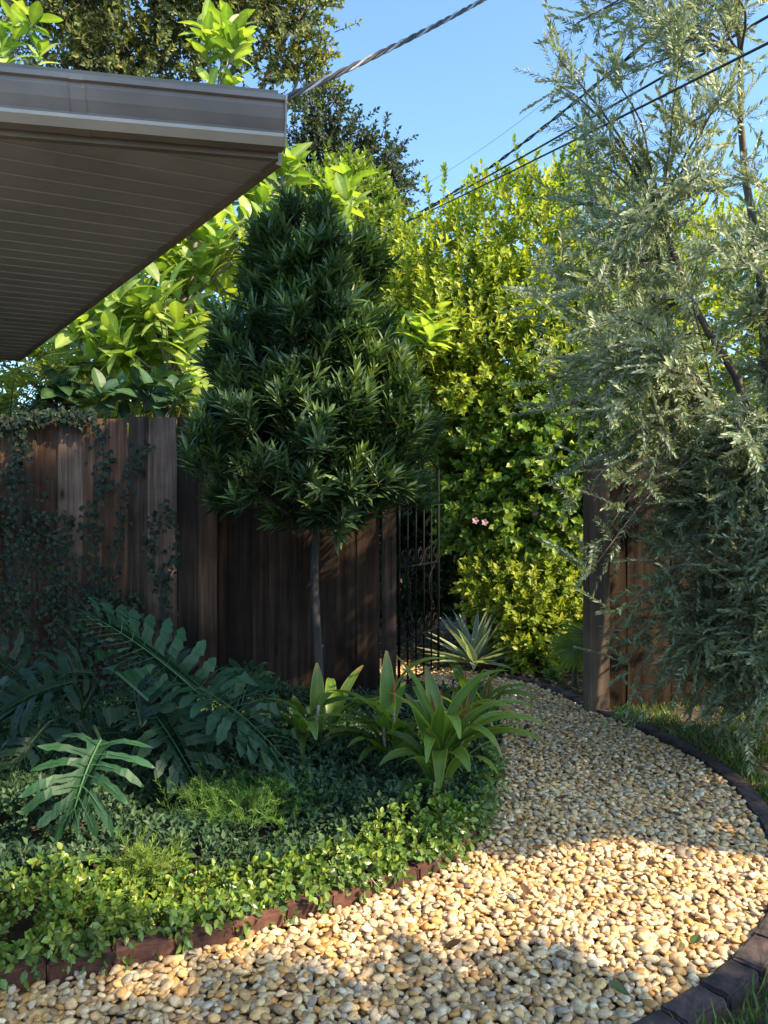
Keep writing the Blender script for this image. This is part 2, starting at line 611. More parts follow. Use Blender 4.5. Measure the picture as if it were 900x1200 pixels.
LEFT = crom([(-3.2, 1.75), (-1.9, 2.2), (-1.22, 2.45), (-.65, 2.66), (-.165, 2.97), (.26, 3.28), (.47, 3.65), (.60, 4.2), (.72, 4.8),
             (.83, 5.4), (.85, 6.0), (.70, 6.5), (.3, 6.9), (-.5, 7.2)], 6)
RIGHT = crom([(-.6, 1.55), (.2, 1.95), (.80, 2.325), (1.10, 2.54), (1.27, 2.70), (1.485, 2.97), (1.68, 3.3), (1.80, 3.65), (1.90, 4.1),
              (1.93, 4.5), (1.90, 4.89), (1.79, 5.32), (1.61, 5.81), (1.42, 6.5), (1.1, 7.05), (.5, 7.5), (-.4, 7.85)], 6)
path_poly = np.vstack([LEFT, RIGHT[::-1]])
pm = bmesh.new()
vs = [pm.verts.new((x, y, 0.006)) for x, y in path_poly]
f = pm.faces.new(vs)
bmesh.ops.triangulate(pm, faces=[f])
me = bpy.data.meshes.new('path')
pm.to_mesh(me)
me.materials.append(M['gravel_bed'])
po = bpy.data.objects.new('path', me)
COL.objects.link(po)
tag(po, kind='structure')


def ico(sub):
    b = bmesh.new()
    bmesh.ops.create_icosphere(b, subdivisions=sub, radius=1.0)
    V = np.array([v.co for v in b.verts])
    Fc = [tuple(v.index for v in f.verts) for f in b.faces]
    b.free()
    return V, Fc


PEB = np.array([(.66, .52, .35), (.54, .47, .38), (.62, .42, .20), (.56, .31, .11), (.40, .27, .16), (.20, .12, .07),
                (.30, .27, .25), (.72, .64, .50)])
PW = [.22, .14, .22, .15, .15, .06, .07, .07]


def pebble_layer(mb, sub, spacing, rmin, rmax, z, box, cond, jit=0.5):
    V0, Fc = ico(sub)
    xs = np.arange(box[0], box[1], spacing)
    ys = np.arange(box[2], box[3], spacing)
    X, Y = np.meshgrid(xs, ys)
    X = X.ravel() + U(-jit, jit, X.size) * spacing
    Y = Y.ravel() + U(-jit, jit, Y.size) * spacing
    k = inpoly(X, Y, path_poly) & cond(X, Y)
    X, Y = X[k], Y[k]
    N = len(X)
    r = rmin + (rmax - rmin) * U(0, 1, N) ** 1.6
    sc = np.stack([r * U(1.0, 1.5, N), r * U(.7, 1.0, N), r * U(.36, .66, N)], 1)
    # lumpy pebble
    k1, k2 = rng.normal(size=(N, 3)) * 1.6, rng.normal(size=(N, 3)) * 2.4
    dsp = 1 + .17 * np.sin(V0 @ k1.T).T + .10 * np.sin(V0 @ k2.T + 1.0).T
    V = V0[None] * dsp[:, :, None] * sc[:, None, :]
    yaw, tx, ty = U(0, 6.28, N), U(-.45, .45, N), U(-.45, .45, N)

    def rot(V, a, i, j):
        c, s = np.cos(a)[:, None], np.sin(a)[:, None]
        W = V.copy()
        W[:, :, i] = c * V[:, :, i] - s * V[:, :, j]
        W[:, :, j] = s * V[:, :, i] + c * V[:, :, j]
        return W
    V = rot(rot(rot(V, tx, 1, 2), ty, 0, 2), yaw, 0, 1)
    zz = z + U(-.006, .006, N) + 0.008 * np.sin(X * 5 + 1) * np.sin(Y * 4)
    V += np.stack([X, Y, zz], 1)[:, None, :]
    c = pal(N, PEB, .15, PW) * [1.04, .96, .80]
    mb.batch(V, Fc, c[:, None, :] * np.ones((1, len(V0), 1)))


gm = MB()
box = (-2.4, 2.1, 1.75, 7.6)
near = lambda x, y: (y < 4.3) & (y > 1.9) & (np.abs(x) < y * .56)
far = lambda x, y: ~near(x, y)
pebble_layer(gm, 2, .029, .012, .022, .014, box, near)
pebble_layer(gm, 2, .030, .010, .021, .026, box, near)
pebble_layer(gm, 2, .062, .011, .021, .034, box, near)
pebble_layer(gm, 1, .030, .012, .022, .014, box, far)
pebble_layer(gm, 1, .031, .010, .021, .026, box, far)
pebble_layer(gm, 1, .062, .011, .021, .034, box, far)
tag(gm.build('gravel', M['pebble'], smooth=True), 'loose cream and tan river pebbles filling the curved garden path', 'gravel', kind='stuff')

# ------------------------------------------------------------------ brick edging


def brick_mesh(name, L, W, Hh, seed):
    r = random.Random(seed)
    b = bmesh.new()
    bmesh.ops.create_cube(b, size=1.0)
    for v in b.verts:
        v.co = Vector((v.co.x * L, v.co.y * W, (v.co.z + .5) * Hh))
    bmesh.ops.bevel(b, geom=list(b.edges), offset=.008, segments=2, affect='EDGES')
    bmesh.ops.subdivide_edges(b, edges=[e for e in b.edges if e.calc_length() > .05], cuts=3, use_grid_fill=True)
    for v in b.verts:
        v.co += Vector((r.gauss(0, .0016), r.gauss(0, .0016), r.gauss(0, .0016)))
    me = bpy.data.meshes.new(name)
    b.to_mesh(me)
    b.free()
    for p in me.polygons:
        p.use_smooth = False
    return me


bm_l = [brick_mesh('edging_brick', .20, .075, .105, s) for s in range(4)]
bm_r = [brick_mesh('edging_brick', .20, .105, .062, s + 10) for s in range(4)]
for m_ in bm_l:
    m_.materials.append(M['brick'])
for m_ in bm_r:
    m_.materials.append(M['brick_dark'])
bm_red = brick_mesh('edging_brick', .20, .105, .062, 77)
bm_red.materials.append(M['brick'])


def lay_bricks(line, off, step, meshes, ycond, label, group, special=None):
    seg = np.diff(line, axis=0)
    sl = np.hypot(seg[:, 0], seg[:, 1])
    cum = np.concatenate([[0], np.cumsum(sl)])
    s, k = 0.1, 0
    while s < cum[-1] - .1:
        i = min(np.searchsorted(cum, s) - 1, len(seg) - 1)
        t = seg[i] / sl[i]
        p = line[i] + t * (s - cum[i]) + off * np.array([-t[1], t[0]])
        s += step
        if not ycond(p[0], p[1]):
            continue
        o = bpy.data.objects.new('edging_brick', meshes[k % len(meshes)])
        lab = label
        if special and special[0](p):
            o.data = bm_red
            lab = special[1]
        COL.objects.link(o)
        o.location = (p[0], p[1], U(-.008, .003) - (.022 if off > 0 else .016))
        o.rotation_euler = (U(-.02, .02), U(-.012, .012), math.atan2(t[1], t[0]) + U(-.025, .025))
        tag(o, lab, 'brick', group)
        k += 1


lay_bricks(LEFT, .04, .203, bm_l, lambda x, y: y < 3.75 and y > 2.05 and abs(x) < y * .54 + .1,
           'reddish brown brick on edge holding the leafy ground cover back from the pebble path',
           'red bricks edging the planting bed')
lay_bricks(RIGHT, -.055, .206, bm_r, lambda x, y: y > 1.9 and y < 7.4 and (x < y * .54 + .12),
           'dark weathered brick laid flat along the curved lawn side of the pebble path',
           'dark bricks edging the lawn',
           (lambda p: 4.98 < p[1] < 5.17, 'bright red brick catching the sun in the dark lawn edging'))

# ------------------------------------------------------------------ planting bed ground cover


def bed_h(x, y):
    d = dist_poly(x, y, LEFT)
    e = np.clip(d / .22, 0, 1) ** .6
    return (.095 + .045 * np.sin(x * 3.1 + y * 2) + .04 * np.sin(x * 7 - y * 5) + .03 * np.sin(y * 9 + x * 4)) * (0.45 + .55 * e) + .05


bed_poly = np.vstack([LEFT[LEFT[:, 1] < 6.15], [(.75, 6.2), (-4.6, 6.2), (-4.6, 1.75)]])


def in_bed(x, y):
    return inpoly(x, y, bed_poly) & (dist_poly(x, y, LEFT) > np.where((y > 2.0) & (y < 2.75), .075, .035))


def ground_cover(n, cond, L, W, cols, w, zr, T, jit=.2):
    x, y = U(-4.2, 1.0, n), U(1.9, 6.15, n)
    k = in_bed(x, y) & cond(x, y) & (x > -.58 * y - .25)
    x, y = x[k], y[k]
    N = len(x)
    h = bed_h(x, y)
    z = h * (1 - U(0, 1, N) ** 2 * zr)
    return np.stack([x, y, z], 1)


def front_zone(x, y):      # sunny front of the bed, sunlight put into its leaf colours
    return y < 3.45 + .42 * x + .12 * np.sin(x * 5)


mb = MB()
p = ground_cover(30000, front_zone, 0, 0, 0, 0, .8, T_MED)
d = nrm(rng.normal(size=p.shape) * .55 + np.array([.15, -.35, .75]))
shoots(mb, T_MED, p - d * .06, d, U(.045, .10, len(p)), 7, .029, .0108,
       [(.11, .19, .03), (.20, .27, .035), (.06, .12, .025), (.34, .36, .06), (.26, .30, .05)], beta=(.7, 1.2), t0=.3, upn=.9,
       w=[5, 3, 5, .8, 1.2], stem_r=.0014, jit=.3)
# runners that spill over the bricks
tt = U(0, 1, 900)
idx = (tt * (len(LEFT) - 1)).astype(int)
q = LEFT[idx]
k = (q[:, 1] > 2.0) & (q[:, 1] < 4.6)
q = q[k] + rng.normal(size=(k.sum(), 2)) * .03 + np.array([-.05, .085])
p2 = np.column_stack([q, U(.06, .15, len(q))])
d2 = nrm(np.column_stack([U(.1, 1, len(q)), U(-1, -.1, len(q)), U(-.3, .4, len(q))]))
shoots(mb, T_MED, p2, d2, U(.05, .1, len(q)), 5, .034, .012, [(.085, .15, .028), (.055, .11, .025), (.14, .19, .03)], upn=.9,
       droop=.4, stem_r=.0014, jit=.3)
tag(mb.build('ground_cover', M['leaf_gloss']), 'mass of small rounded yellow green leaves spilling over the brick edging', 'ground cover', kind='stuff')

mb = MB()
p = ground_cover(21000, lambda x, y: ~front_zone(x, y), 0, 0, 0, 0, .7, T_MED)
d = nrm(rng.normal(size=p.shape) * .5 + np.array([.1, -.3, .8]))
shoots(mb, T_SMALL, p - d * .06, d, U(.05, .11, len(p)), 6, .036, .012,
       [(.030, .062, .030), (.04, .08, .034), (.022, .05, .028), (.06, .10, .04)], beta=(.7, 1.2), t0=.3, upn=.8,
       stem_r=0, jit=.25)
tag(mb.build('jasmine_cover', M['leaf_carpet']), 'dark blue green carpet of tiny leaves shaded under the strap leaved plants', 'ground cover', kind='stuff')

# ------------------------------------------------------------------ lawn
out_r = RIGHT[(RIGHT[:, 1] > 1.6) & (RIGHT[:, 1] < 5.9)]
lawn_poly = np.vstack([out_r, [(1.75, 5.98), (3.4, 6.2), (5.2, 6.4), (5.2, 1.0), (-.4, 1.2)]])


def grass(n, L, cond, cols, name, label):
    mb = MB()
    x, y = U(.2, 4.4, n), U(1.6, 6.3, n)
    k = inpoly(x, y, lawn_poly) & (dist_poly(x, y, RIGHT) > .115) & (x < y * .62 + .3) & cond(x, y)
    x, y = x[k], y[k]
    N = len(x)
    a = nrm(rng.normal(size=(N, 3)) * .55 + [0, 0, 1])
    leaves(mb, T_NARROW, np.column_stack([x, y, np.zeros(N)]), a, rdir(N) + [0, 0, .1], L * U(.5, 1.3, N), .0035,
           pal(N, cols, .3), .2, U(.1, .6, N), 1.1)
    return tag(mb.build(name, M['leaf']), label, 'grass', kind='stuff')


grass(70000, .075, lambda x, y: (np.sin(x * 6) * np.sin(y * 5 + 1) > -.55) & ((y < 5.0) | (U(0, 1, len(x)) < .6)),
      [(.07, .13, .03), (.10, .16, .03), (.05, .10, .03), (.15, .16, .06)], 'lawn_grass',
      'patchy lawn grass to the right of the dark brick edging')

# ------------------------------------------------------------------ fences


def fence_boards(mb, x0, x1, y, top, seed, cols, wmin=.15, wmax=.21, proud=.010, slope=0.0, z0=.0):
    r = np.random.default_rng(seed)
    x, k = x0, 0
    while x < x1 - .05:
        wd = min(r.uniform(wmin, wmax), x1 - x)
        yy = y + slope * (x - x0)
        off = -proud if k % 2 else 0
        h = top + r.uniform(-.014, .014)
        gap = r.uniform(.003, .008)
        ov = .018 if k % 2 else 0
        c = np.array(cols[r.integers(len(cols))]) * r.uniform(.75, 1.2)
        lx = x + gap - ov
        rx = x + wd - gap + ov
        n = 8
        zs = np.linspace(z0, h, n)
        V, fs = [], []
        for i, z in enumerate(zs):
            bow = .004 * math.sin(i * 1.3 + seed + k)
            dy = slope * (rx - lx)
            ce = .012 if i == n - 1 else 0
            V += [(lx + ce, yy + off + bow, z), (rx - ce, yy + off + bow + dy, z), (rx - ce, yy + off + bow + dy + .017, z), (lx + ce, yy + off + bow + .017, z)]
        for i in range(n - 1):
            a = 4 * i
            for j in range(4):
                fs.append((a + j, a + (j + 1) % 4, a + 4 + (j + 1) % 4, a + 4 + j))
        fs.append((4 * n - 4, 4 * n - 3, 4 * n - 2, 4 * n - 1))
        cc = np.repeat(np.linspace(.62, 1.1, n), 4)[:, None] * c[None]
        mb.add(V, fs, cc)
        x += wd
        k += 1


def fence(loc, label, bx, y, top, seed, cols, mat, rails, posts, slope=0.0, **kw):
    e = empty('wooden_fence', loc, label, 'fence')
    mb = MB()
    fence_boards(mb, bx[0], bx[1], y, top, seed, cols, slope=slope, **kw)
    mb.build('board_panel', mat, e)
    for z in rails:
        mb = MB()
        dy = slope * (bx[1] - bx[0])
        V = []
        for (x, q) in ((bx[0], 0), (bx[1], dy)):
            V += [(x, y + q + .022, z), (x, y + q + .062, z), (x, y + q + .062, z + .09), (x, y + q + .022, z + .09)]
        mb.add(V, [(0, 1, 2, 3), (7, 6, 5, 4), (0, 4, 5, 1), (1, 5, 6, 2), (2, 6, 7, 3), (3, 7, 4, 0)], (.8, .8, .8))
        mb.build('rail', mat, e)
    for (x0, x1, y0, y1, z) in posts:
        b = bmesh.new()
        bmesh.ops.create_cube(b, size=1)
        for v in b.verts:
            v.co = Vector(((x0 + x1) / 2 + v.co.x * (x1 - x0), (y0 + y1) / 2 + v.co.y * (y1 - y0), z / 2 + v.co.z * z))
        bmesh.ops.bevel(b, geom=list(b.edges), offset=.008, segments=2, affect='EDGES')
        bmesh.ops.subdivide_edges(b, edges=[ed for ed in b.edges if ed.calc_length() > .5], cuts=6)
        pm_ = MB()
        b.verts.index_update()
        V = [tuple(v.co) for v in b.verts]
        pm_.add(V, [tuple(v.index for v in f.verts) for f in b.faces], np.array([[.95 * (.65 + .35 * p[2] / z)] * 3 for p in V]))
        b.free()
        pm_.build('post', mat, e)
    return e


WC = [(1.6, 1.5, 1.3), (1.5, 1.5, 1.42), (2.0, 1.6, 1.25), (.8, .78, .75), (1.6, 1.3, 1.0), (2.6, 2.5, 2.35), (1.1, .95, .8)]
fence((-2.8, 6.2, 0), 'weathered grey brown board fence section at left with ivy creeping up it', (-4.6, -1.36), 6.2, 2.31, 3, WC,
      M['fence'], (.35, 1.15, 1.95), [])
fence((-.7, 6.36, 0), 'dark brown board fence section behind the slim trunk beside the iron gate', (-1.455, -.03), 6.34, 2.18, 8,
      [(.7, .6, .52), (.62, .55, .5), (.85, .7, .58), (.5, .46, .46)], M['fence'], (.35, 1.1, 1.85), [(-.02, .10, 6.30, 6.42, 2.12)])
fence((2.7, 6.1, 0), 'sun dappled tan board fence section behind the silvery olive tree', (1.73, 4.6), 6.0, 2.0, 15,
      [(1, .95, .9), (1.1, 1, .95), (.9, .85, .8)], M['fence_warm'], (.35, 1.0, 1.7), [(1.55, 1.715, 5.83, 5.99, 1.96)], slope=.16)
for o in [c for c in bpy.data.objects if c.name.startswith('wooden_fence')]:
    pass
# the gate post on the right is dark and weathered like the left fence
for o in bpy.data.objects:
    if o.name.startswith('post') and o.parent and 'tan' in o.parent['label']:
        o.data.materials[0] = M['post_wood']
        o['label'] = 'thick dark weathered post at the path end'

# ivy on the fence --------------------------------------------------
ivy_cols = [(.013, .025, .014), (.02, .036, .018), (.010, .018, .012), (.032, .046, .02)]


def ivy(name, label, strands, leaf=.045, per=55, group='ivy vines creeping up the left fence'):
    e = empty(name, strands[0][0][0], label, 'vine', group)
    mb, sm = MB(), MB()
    for pts, spread, dens in strands:
        c = crom(pts, 10)
        sm.tube(c, np.linspace(.005, .002, len(c)), 5)
        n = int(per * dens)
        i = rng.integers(0, len(c), n)
        o = c[i] + np.column_stack([rng.normal(size=n) * spread, -np.abs(rng.normal(size=n)) * .025 - .01, rng.normal(size=n) * .03])
        nn = nrm(np.column_stack([rng.normal(size=n) * .4, -np.ones(n), U(0, .8, n)]))
        a = nrm(np.column_stack([rng.normal(size=n) * .8, U(-.3, 0, n), -U(.2, 1, n)]))
        L = leaf * U(.6, 1.3, n)
        leaves(mb, T_IVY, o, a, nn, L, L * .42, pal(n, ivy_cols, .25), .15, .2)
    mb.build('foliage', M['leaf_split'], e)
    sm.build('stem', M['bark'], e)


yF = 6.155


def fp(u, v, y=yF):
    return P(u, v, y)


ivy('ivy_vine', 'ivy strand climbing the pale board to the top of the left fence',
    [([fp(112, 800), fp(120, 700), fp(112, 620), fp(124, 560), fp(116, 500)], .05, 5), ([fp(124, 700), fp(140, 640), fp(150, 560), fp(170, 520)], .04, 2.2)])
ivy('ivy_vine', 'sparse ivy strand on the fence just left of the dense dark tree',
    [([fp(205, 780), fp(196, 700), fp(206, 640), fp(196, 590)], .035, 2), ([fp(196, 700), fp(176, 650), fp(182, 600)], .03, 1.6)])
ivy('ivy_vine', 'dense dark ivy mass over the lower left corner of the fence',
    [([fp(20, 830), fp(30, 740), fp(10, 660), fp(15, 560)], .14, 14), ([fp(80, 820), fp(90, 740), fp(70, 680), fp(60, 600)], .13, 12),
     ([fp(140, 820), fp(150, 740), fp(120, 690)], .12, 8), ([fp(-20, 820), fp(-30, 700), fp(-20, 600)], .14, 8)])
ivy('ivy_vine', 'ivy tuft hanging over the top of the fence at the far left',
    [([fp(-10, 500), fp(30, 492), fp(70, 488), fp(105, 490)], .05, 7), ([fp(20, 500), fp(26, 530), fp(16, 560)], .04, 2)])

# ------------------------------------------------------------------ iron gate (swung open behind the fence)
A = np.array([.125, 6.40])
B = np.array([.515, 7.27])
gate = empty('iron_gate', ((A[0] + B[0]) / 2, (A[1] + B[1]) / 2, .08), 'open black wrought iron gate with scrolls beside the fence end', 'gate')


def gp(s, z):
    q = A + (B - A) * s
    return np.array([q[0], q[1], z])


GZ = dict(b=.10, r1=.46, r2=1.08, r3=1.72)
for s in (0.0, 1.0):
    mb = MB()
    mb.tube([gp(s, .05), gp(s, 1.0), gp(s, 1.95 if s else 1.9)], .014, 6)
    mb.build('stile', M['iron'], gate, smooth=True)
for z in (GZ['b'], GZ['r1'], GZ['r2'], GZ['r3']):
    mb = MB()
    mb.tube([gp(0, z), gp(.5, z), gp(1, z)], .011, 6)
    mb.build('rail', M['iron'], gate, smooth=True)
for s in (.2, .4, .6, .8):
    mb = MB()
    mb.tube([gp(s, GZ['b']), gp(s, 1), gp(s, 1.80 + .12 * math.sin(s * math.pi))], .0085, 6)
    # pointed tip
    z = 1.80 + .12 * math.sin(s * math.pi)
    mb.tube([gp(s, z), gp(s, z + .025), gp(s, z + .08)], [.012, .016, .001], 6)
    mb.build('picket', M['iron'], gate, smooth=True)


def spiral(cx, cz, r, turns, start, sgn):
    t = np.linspace(0, 1, 26)
    an = start + sgn * t * turns * 2 * np.pi
    rr = r * (1 - .7 * t)
    Lg = np.linalg.norm(B - A)
    return np.array([gp(cx + rr_ * math.cos(a_) / Lg, cz + rr_ * math.sin(a_)) for rr_, a_ in zip(rr, an)])


for z in (GZ['r1'] + .085, GZ['r2'] + .085):
    for cx, sg in ((.1, 1), (.3, -1), (.5, 1), (.7, -1), (.9, 1)):
        mb = MB()
        mb.tube(spiral(cx, z, .08, 1.25, -math.pi / 2, sg), .0075, 5)
        mb.build('scroll', M['iron'], gate, smooth=True)
for sg, cx in ((1, .12), (-1, .88)):
    mb = MB()
    c = crom([gp(cx, GZ['r2'] - .02), gp(cx + sg * .12, GZ['r2'] - .12), gp(cx + sg * .13, .80), gp(cx, .66), gp(cx + sg * .1, GZ['r1'] + .2)], 8)
    mb.tube(c, .0075, 5)
    mb.build('scroll', M['iron'], gate, smooth=True)
mb = MB()
mb.tube(crom([gp(0, 1.9), gp(.25, 2.02), gp(.5, 2.06), gp(.75, 2.04), gp(1, 1.95)], 6), .011, 6)
mb.build('arch', M['iron'], gate, smooth=True)

# ------------------------------------------------------------------ house eave
ZS = 2.50
Ac = np.array([-.285, 2.06])
Bc = np.array([-2.27, 4.75])
ed = nrm(Bc - Ac)                           # along the side eave, away from the camera
inn = np.array([-ed[1], ed[0]])             # into the house
if inn[0] > 0:
    inn = -inn
gd = nrm(np.array([-.68, -.13]))            # along the front gutter, to the left
house = empty('house', (-3.2, 3.2, 0), 'grey house corner with a deep vented soffit and a metal gutter overhead', 'house')
# soffit with panel ribs perpendicular to the side eave
Fc_ = Ac + gd * 3.2
Dc = Bc + inn * 2.6
poly = [Ac, Bc, Dc, Fc_ + inn * .5, Fc_]
mb = MB()
mb.add([(p_[0], p_[1], ZS) for p_ in poly], [tuple(range(len(poly)))[::-1]])
so = mb.build('soffit', M['soffit'], house)


def clip_line(p0, d_, poly):
    ts = []
    for i in range(len(poly)):
        a, b = poly[i], poly[(i + 1) % len(poly)]
        e = b - a
        den = d_[0] * e[1] - d_[1] * e[0]
        if abs(den) < 1e-9:
            continue
        q = a - p0
        t = (q[0] * e[1] - q[1] * e[0]) / den
        u = (q[0] * d_[1] - q[1] * d_[0]) / den
        if 0 <= u <= 1:
            ts.append(t)
    return (min(ts), max(ts)) if len(ts) >= 2 else None


rdv = nrm(np.array([-.53, -.23]))
prp = np.array([-rdv[1], rdv[0]])
if prp[1] < 0:
    prp = -prp
mb = MB()
for i in range(-14, 36):
    q = Ac + prp * i * .098
    cl = clip_line(q, rdv, poly)
    if cl is None:
        continue
    a_, b_ = q + rdv * cl[0], q + rdv * cl[1]
    hw = .004
    V = []
    for p_ in (a_, b_):
        V += [(*(p_ - prp * hw), ZS - .001), (*(p_ + prp * hw), ZS - .001), (*(p_ + prp * hw * .5), ZS - .004), (*(p_ - prp * hw * .5), ZS - .004)]
    mb.add(V, [(0, 1, 2, 3), (7, 6, 5, 4), (0, 4, 5, 1), (1, 5, 6, 2), (2, 6, 7, 3), (3, 7, 4, 0)])
mb.build('panel_rib', M['rib'], so)


def extr(mb, prof, p0, p1, nvec, col=(1, 1, 1)):
    """profile (outward, z) swept from p0 to p1"""
    V = [(*(p_ + nvec * o_), z_) for p_ in (p0, p1) for (o_, z_) in prof]
    n = len(prof)
    fs = [(i, (i + 1) % n, n + (i + 1) % n, n + i) for i in range(n)] + [tuple(range(n))[::-1], tuple(range(n, 2 * n))]
    mb.add(V, fs, col)


gn = np.array([gd[1], -gd[0]])
if gn[1] > 0:
    gn = -gn                                 # outwards, to the camera
# front fascia and K-style gutter
mb = MB()
extr(mb, [(0, ZS - .012), (.02, ZS - .012), (.02, ZS + .17), (0, ZS + .17)], Ac, Fc_, gn)
mb.build('fascia', M['fascia'], house)
mb = MB()
sideN = -inn
extr(mb, [(0, ZS - .014), (.018, ZS - .014), (.018, ZS + .12), (0, ZS + .12)], Ac + ed * .01, Bc, sideN)
mb.build('fascia', M['fascia'], house)
mb = MB()
extr(mb, [(0, ZS - .014), (.018, ZS - .014), (.018, ZS + .12), (0, ZS + .12)], Bc + sideN * .018, Dc, ed)
mb.build('fascia', M['fascia'], house)
zb = ZS + .004
prof = [(.022, zb), (.062, zb), (.078, zb + 0.0189), (.082, zb + 0.0292), (.100, zb + 0.0516), (.112, zb + 0.0757), (.112, zb + 0.0860), (.122, zb + 0.0886),
        (.122, zb + 0.1015), (.108, zb + 0.1015), (.108, zb + 0.0912), (.100, zb + 0.0791), (.09, zb + 0.0559), (.07, zb + 0.0310), (.055, zb + 0.0052), (.026, zb + 0.0052),
        (.026, zb + 0.1015), (.022, zb + 0.1015)]
gst = Ac - gd * .012
mb = MB()
extr(mb, prof, gst, Fc_, gn)
gu = mb.build('gutter', M['gutter'], house)
mb = MB()
capp = [(.0225, zb - .002), (.063, zb - .002), (.083, zb + 0.0275), (.103, zb + 0.0516), (.116, zb + 0.0757), (.124, zb + 0.0877), (.124, zb + 0.1023), (.0225, zb + 0.1023)]
extr(mb, capp, gst - gd * .006, gst - gd * .001, gn)
mb.build('end_cap', M['gutter_lit'], gu)
mb = MB()
sp_ = Ac + gd * .47
extr(mb, [(o_ + (.0022 if o_ > .05 else .0012), z_ - .0024) for o_, z_ in prof], sp_, sp_ + gd * .035, gn)
mb.build('seam', M['gutter'], gu)
mb = MB()
for z_ in (zb + .002,):
    extr(mb, [(.064, zb - .003), (.086, zb + .012), (.088, zb + .020), (.070, zb + .006)], gst, Fc_, gn)
mb.build('lower_lip', M['gutter_lit'], gu)
# roof: shingle plane rising to the back left with an overhanging dark edge
up = .30
mb = MB()
rz = zb + .112
c0, c1 = gst + gn * .07 + gd * .0, Fc_ + gn * .07
q0 = Ac + sideN * .05 - gd * .03
R0 = [(*c0, rz), (*c1, rz), (*(Dc + inn * 1.0), rz + 1.1), (*(Bc + ed * .05 + sideN * .04 + inn * .6), rz + .45), (*(Bc + ed * .05 + sideN * .04), rz - .04)]
V = R0 + [(x_, y_, z_ + .014) for x_, y_, z_ in R0]
n = 5
mb.add(V, [tuple(range(n))[::-1], tuple(range(n, 2 * n))] + [(i, (i + 1) % n, n + (i + 1) % n, n + i) for i in range(n)])
mb.build('roof', M['shingle'], house)
# walls
mb = MB()
Wa = Ac + inn * 1.75 - ed * .4
Wb = Bc + inn * 1.75 - ed * .7
V = []
for p_ in (Wa, Wb, Wb + inn * 3, Wa + inn * 3):
    V += [(*p_, 0), (*p_, ZS - .002)]
mb.add(V, [(0, 2, 3, 1), (2, 4, 5, 3), (4, 6, 7, 5), (6, 0, 1, 7)])
mb.build('wall', M['stucco'], house)

# ------------------------------------------------------------------ cables


def cable_path(a, b, sag, n=60):
    t = np.linspace(0, 1, n)[:, None]
    return a + (b - a) * t - np.array([0, 0, 1]) * sag * 4 * t * (1 - t)


def twisted(name, label, a, b, sag, r, lay, mats, ext=0, n=240):
    e = empty(name, a, label, 'cable')
    c = cable_path(a, b, sag, n)
    tan = nrm(np.gradient(c, axis=0))
    s1 = nrm(np.cross(tan, [0, 0, 1]))
    s2 = np.cross(s1, tan)
    ln = np.concatenate([[0], np.cumsum(np.linalg.norm(np.diff(c, axis=0), axis=1))])
    for i, m_ in enumerate(mats):
        an = ln / lay * 2 * np.pi + i * 2 * np.pi / len(mats)
        mb = MB()
        mb.tube(c + r * 1.1 * (np.cos(an)[:, None] * s1 + np.sin(an)[:, None] * s2), r, 6)
        mb.build('strand', m_, e, smooth=True)
    return e


a0 = P(334, 113, 2.17)
b0 = P(540, 0, 3.4)
twisted('service_cable', 'thick twisted grey service cable running from the gutter corner up into the sky', a0 - (b0 - a0) * .08, a0 + (b0 - a0) * 3.2,   .06, .0050, .34,
        [M['cable_bare'], M['cable'], M['cable']])
mb = MB()
a1, b1 = P(415, 286, 13), P(905, 38, 3.3)
mb.tube(cable_path(a1 + (a1 - b1) * .3, b1 + (b1 - a1) * .3, .06), .0065, 6)
tag(mb.build('overhead_cable', M['cable'], smooth=True), 'straight black cable crossing in front of the olive tree to the upper right', 'cable')
a1, b1 = P(400, 300, 14), P(700, 128, 7)
mb = MB()
mb.tube(cable_path(a1, b1 + (b1 - a1) * .6, .05), .010, 6)
tag(mb.build('overhead_cable', M['cable'], smooth=True), 'thinner black cable just above the straight one over the golden hedge', 'cable')
a1, b1 = P(490, 250, 13), P(668, 100, 8)
twisted('overhead_cable', 'black twisted cable dipping between the golden hedge top and the olive tips', a1, b1 + (b1 - a1) * .8, .22, .010, .7,
        [M['cable'], M['cable']], n=120)
mb = MB()
a1, b1 = P(500, 215, 20), P(690, 60, 14)
mb.tube(cable_path(a1, b1 + (b1 - a1) * .6, .3), .004, 5)
tag(mb.build('overhead_wire', M['cable_bare']), 'hair thin pale wire high above the twisted black cable', 'cable')

# ------------------------------------------------------------------ dense dark clipped tree (slim trunk)
PX, PY = -.475, 5.35
prof_v = [(252, 14), (264, 44), (286, 62), (325, 68), (360, 60), (388, 82), (430, 94), (465, 106), (500, 136), (545, 144), (575, 130), (596, 78), (610, 25)]
pz = np.array([H - (v - CY) / F * PY for v, _ in prof_v])
pr = np.array([h * PY / F for _, h in prof_v])
e = empty('dense_leaf_tree', (PX, PY, 0), 'dark glossy narrow leaved tree with conical crown on a slim bare trunk', 'tree')
mb = MB()
tr = crom([(PX + .04, PY, 0), (PX + .02, PY, .5), (PX - .01, PY + .01, 1.1), (PX + .01, PY, 1.6), (PX, PY, 2.6), (PX - .02, PY, 3.4)], 8)
mb.tube(tr, np.interp(tr[:, 2], [0, 1.6, 3.5], [.034, .025, .008]), 9)
NC = 250
zc = U(pz[-1], pz[0], NC * 3)
Rc = np.interp(zc, pz[::-1], pr[::-1])
kk = np.where(U(0, pr.max(), NC * 3) < Rc + .10)[0][:NC]
zc, Rc = zc[kk], Rc[kk]
thc = U(0, 2 * np.pi, len(zc))
rc = Rc * U(.62, 1.0, len(zc)) * (1 + .12 * np.sin(thc * 3 + zc * 4) + .10 * np.sin(thc * 2 - zc * 7) + U(-.12, .14, len(zc)))
ccx = PX - .04 + .02 * (2.8 - zc)
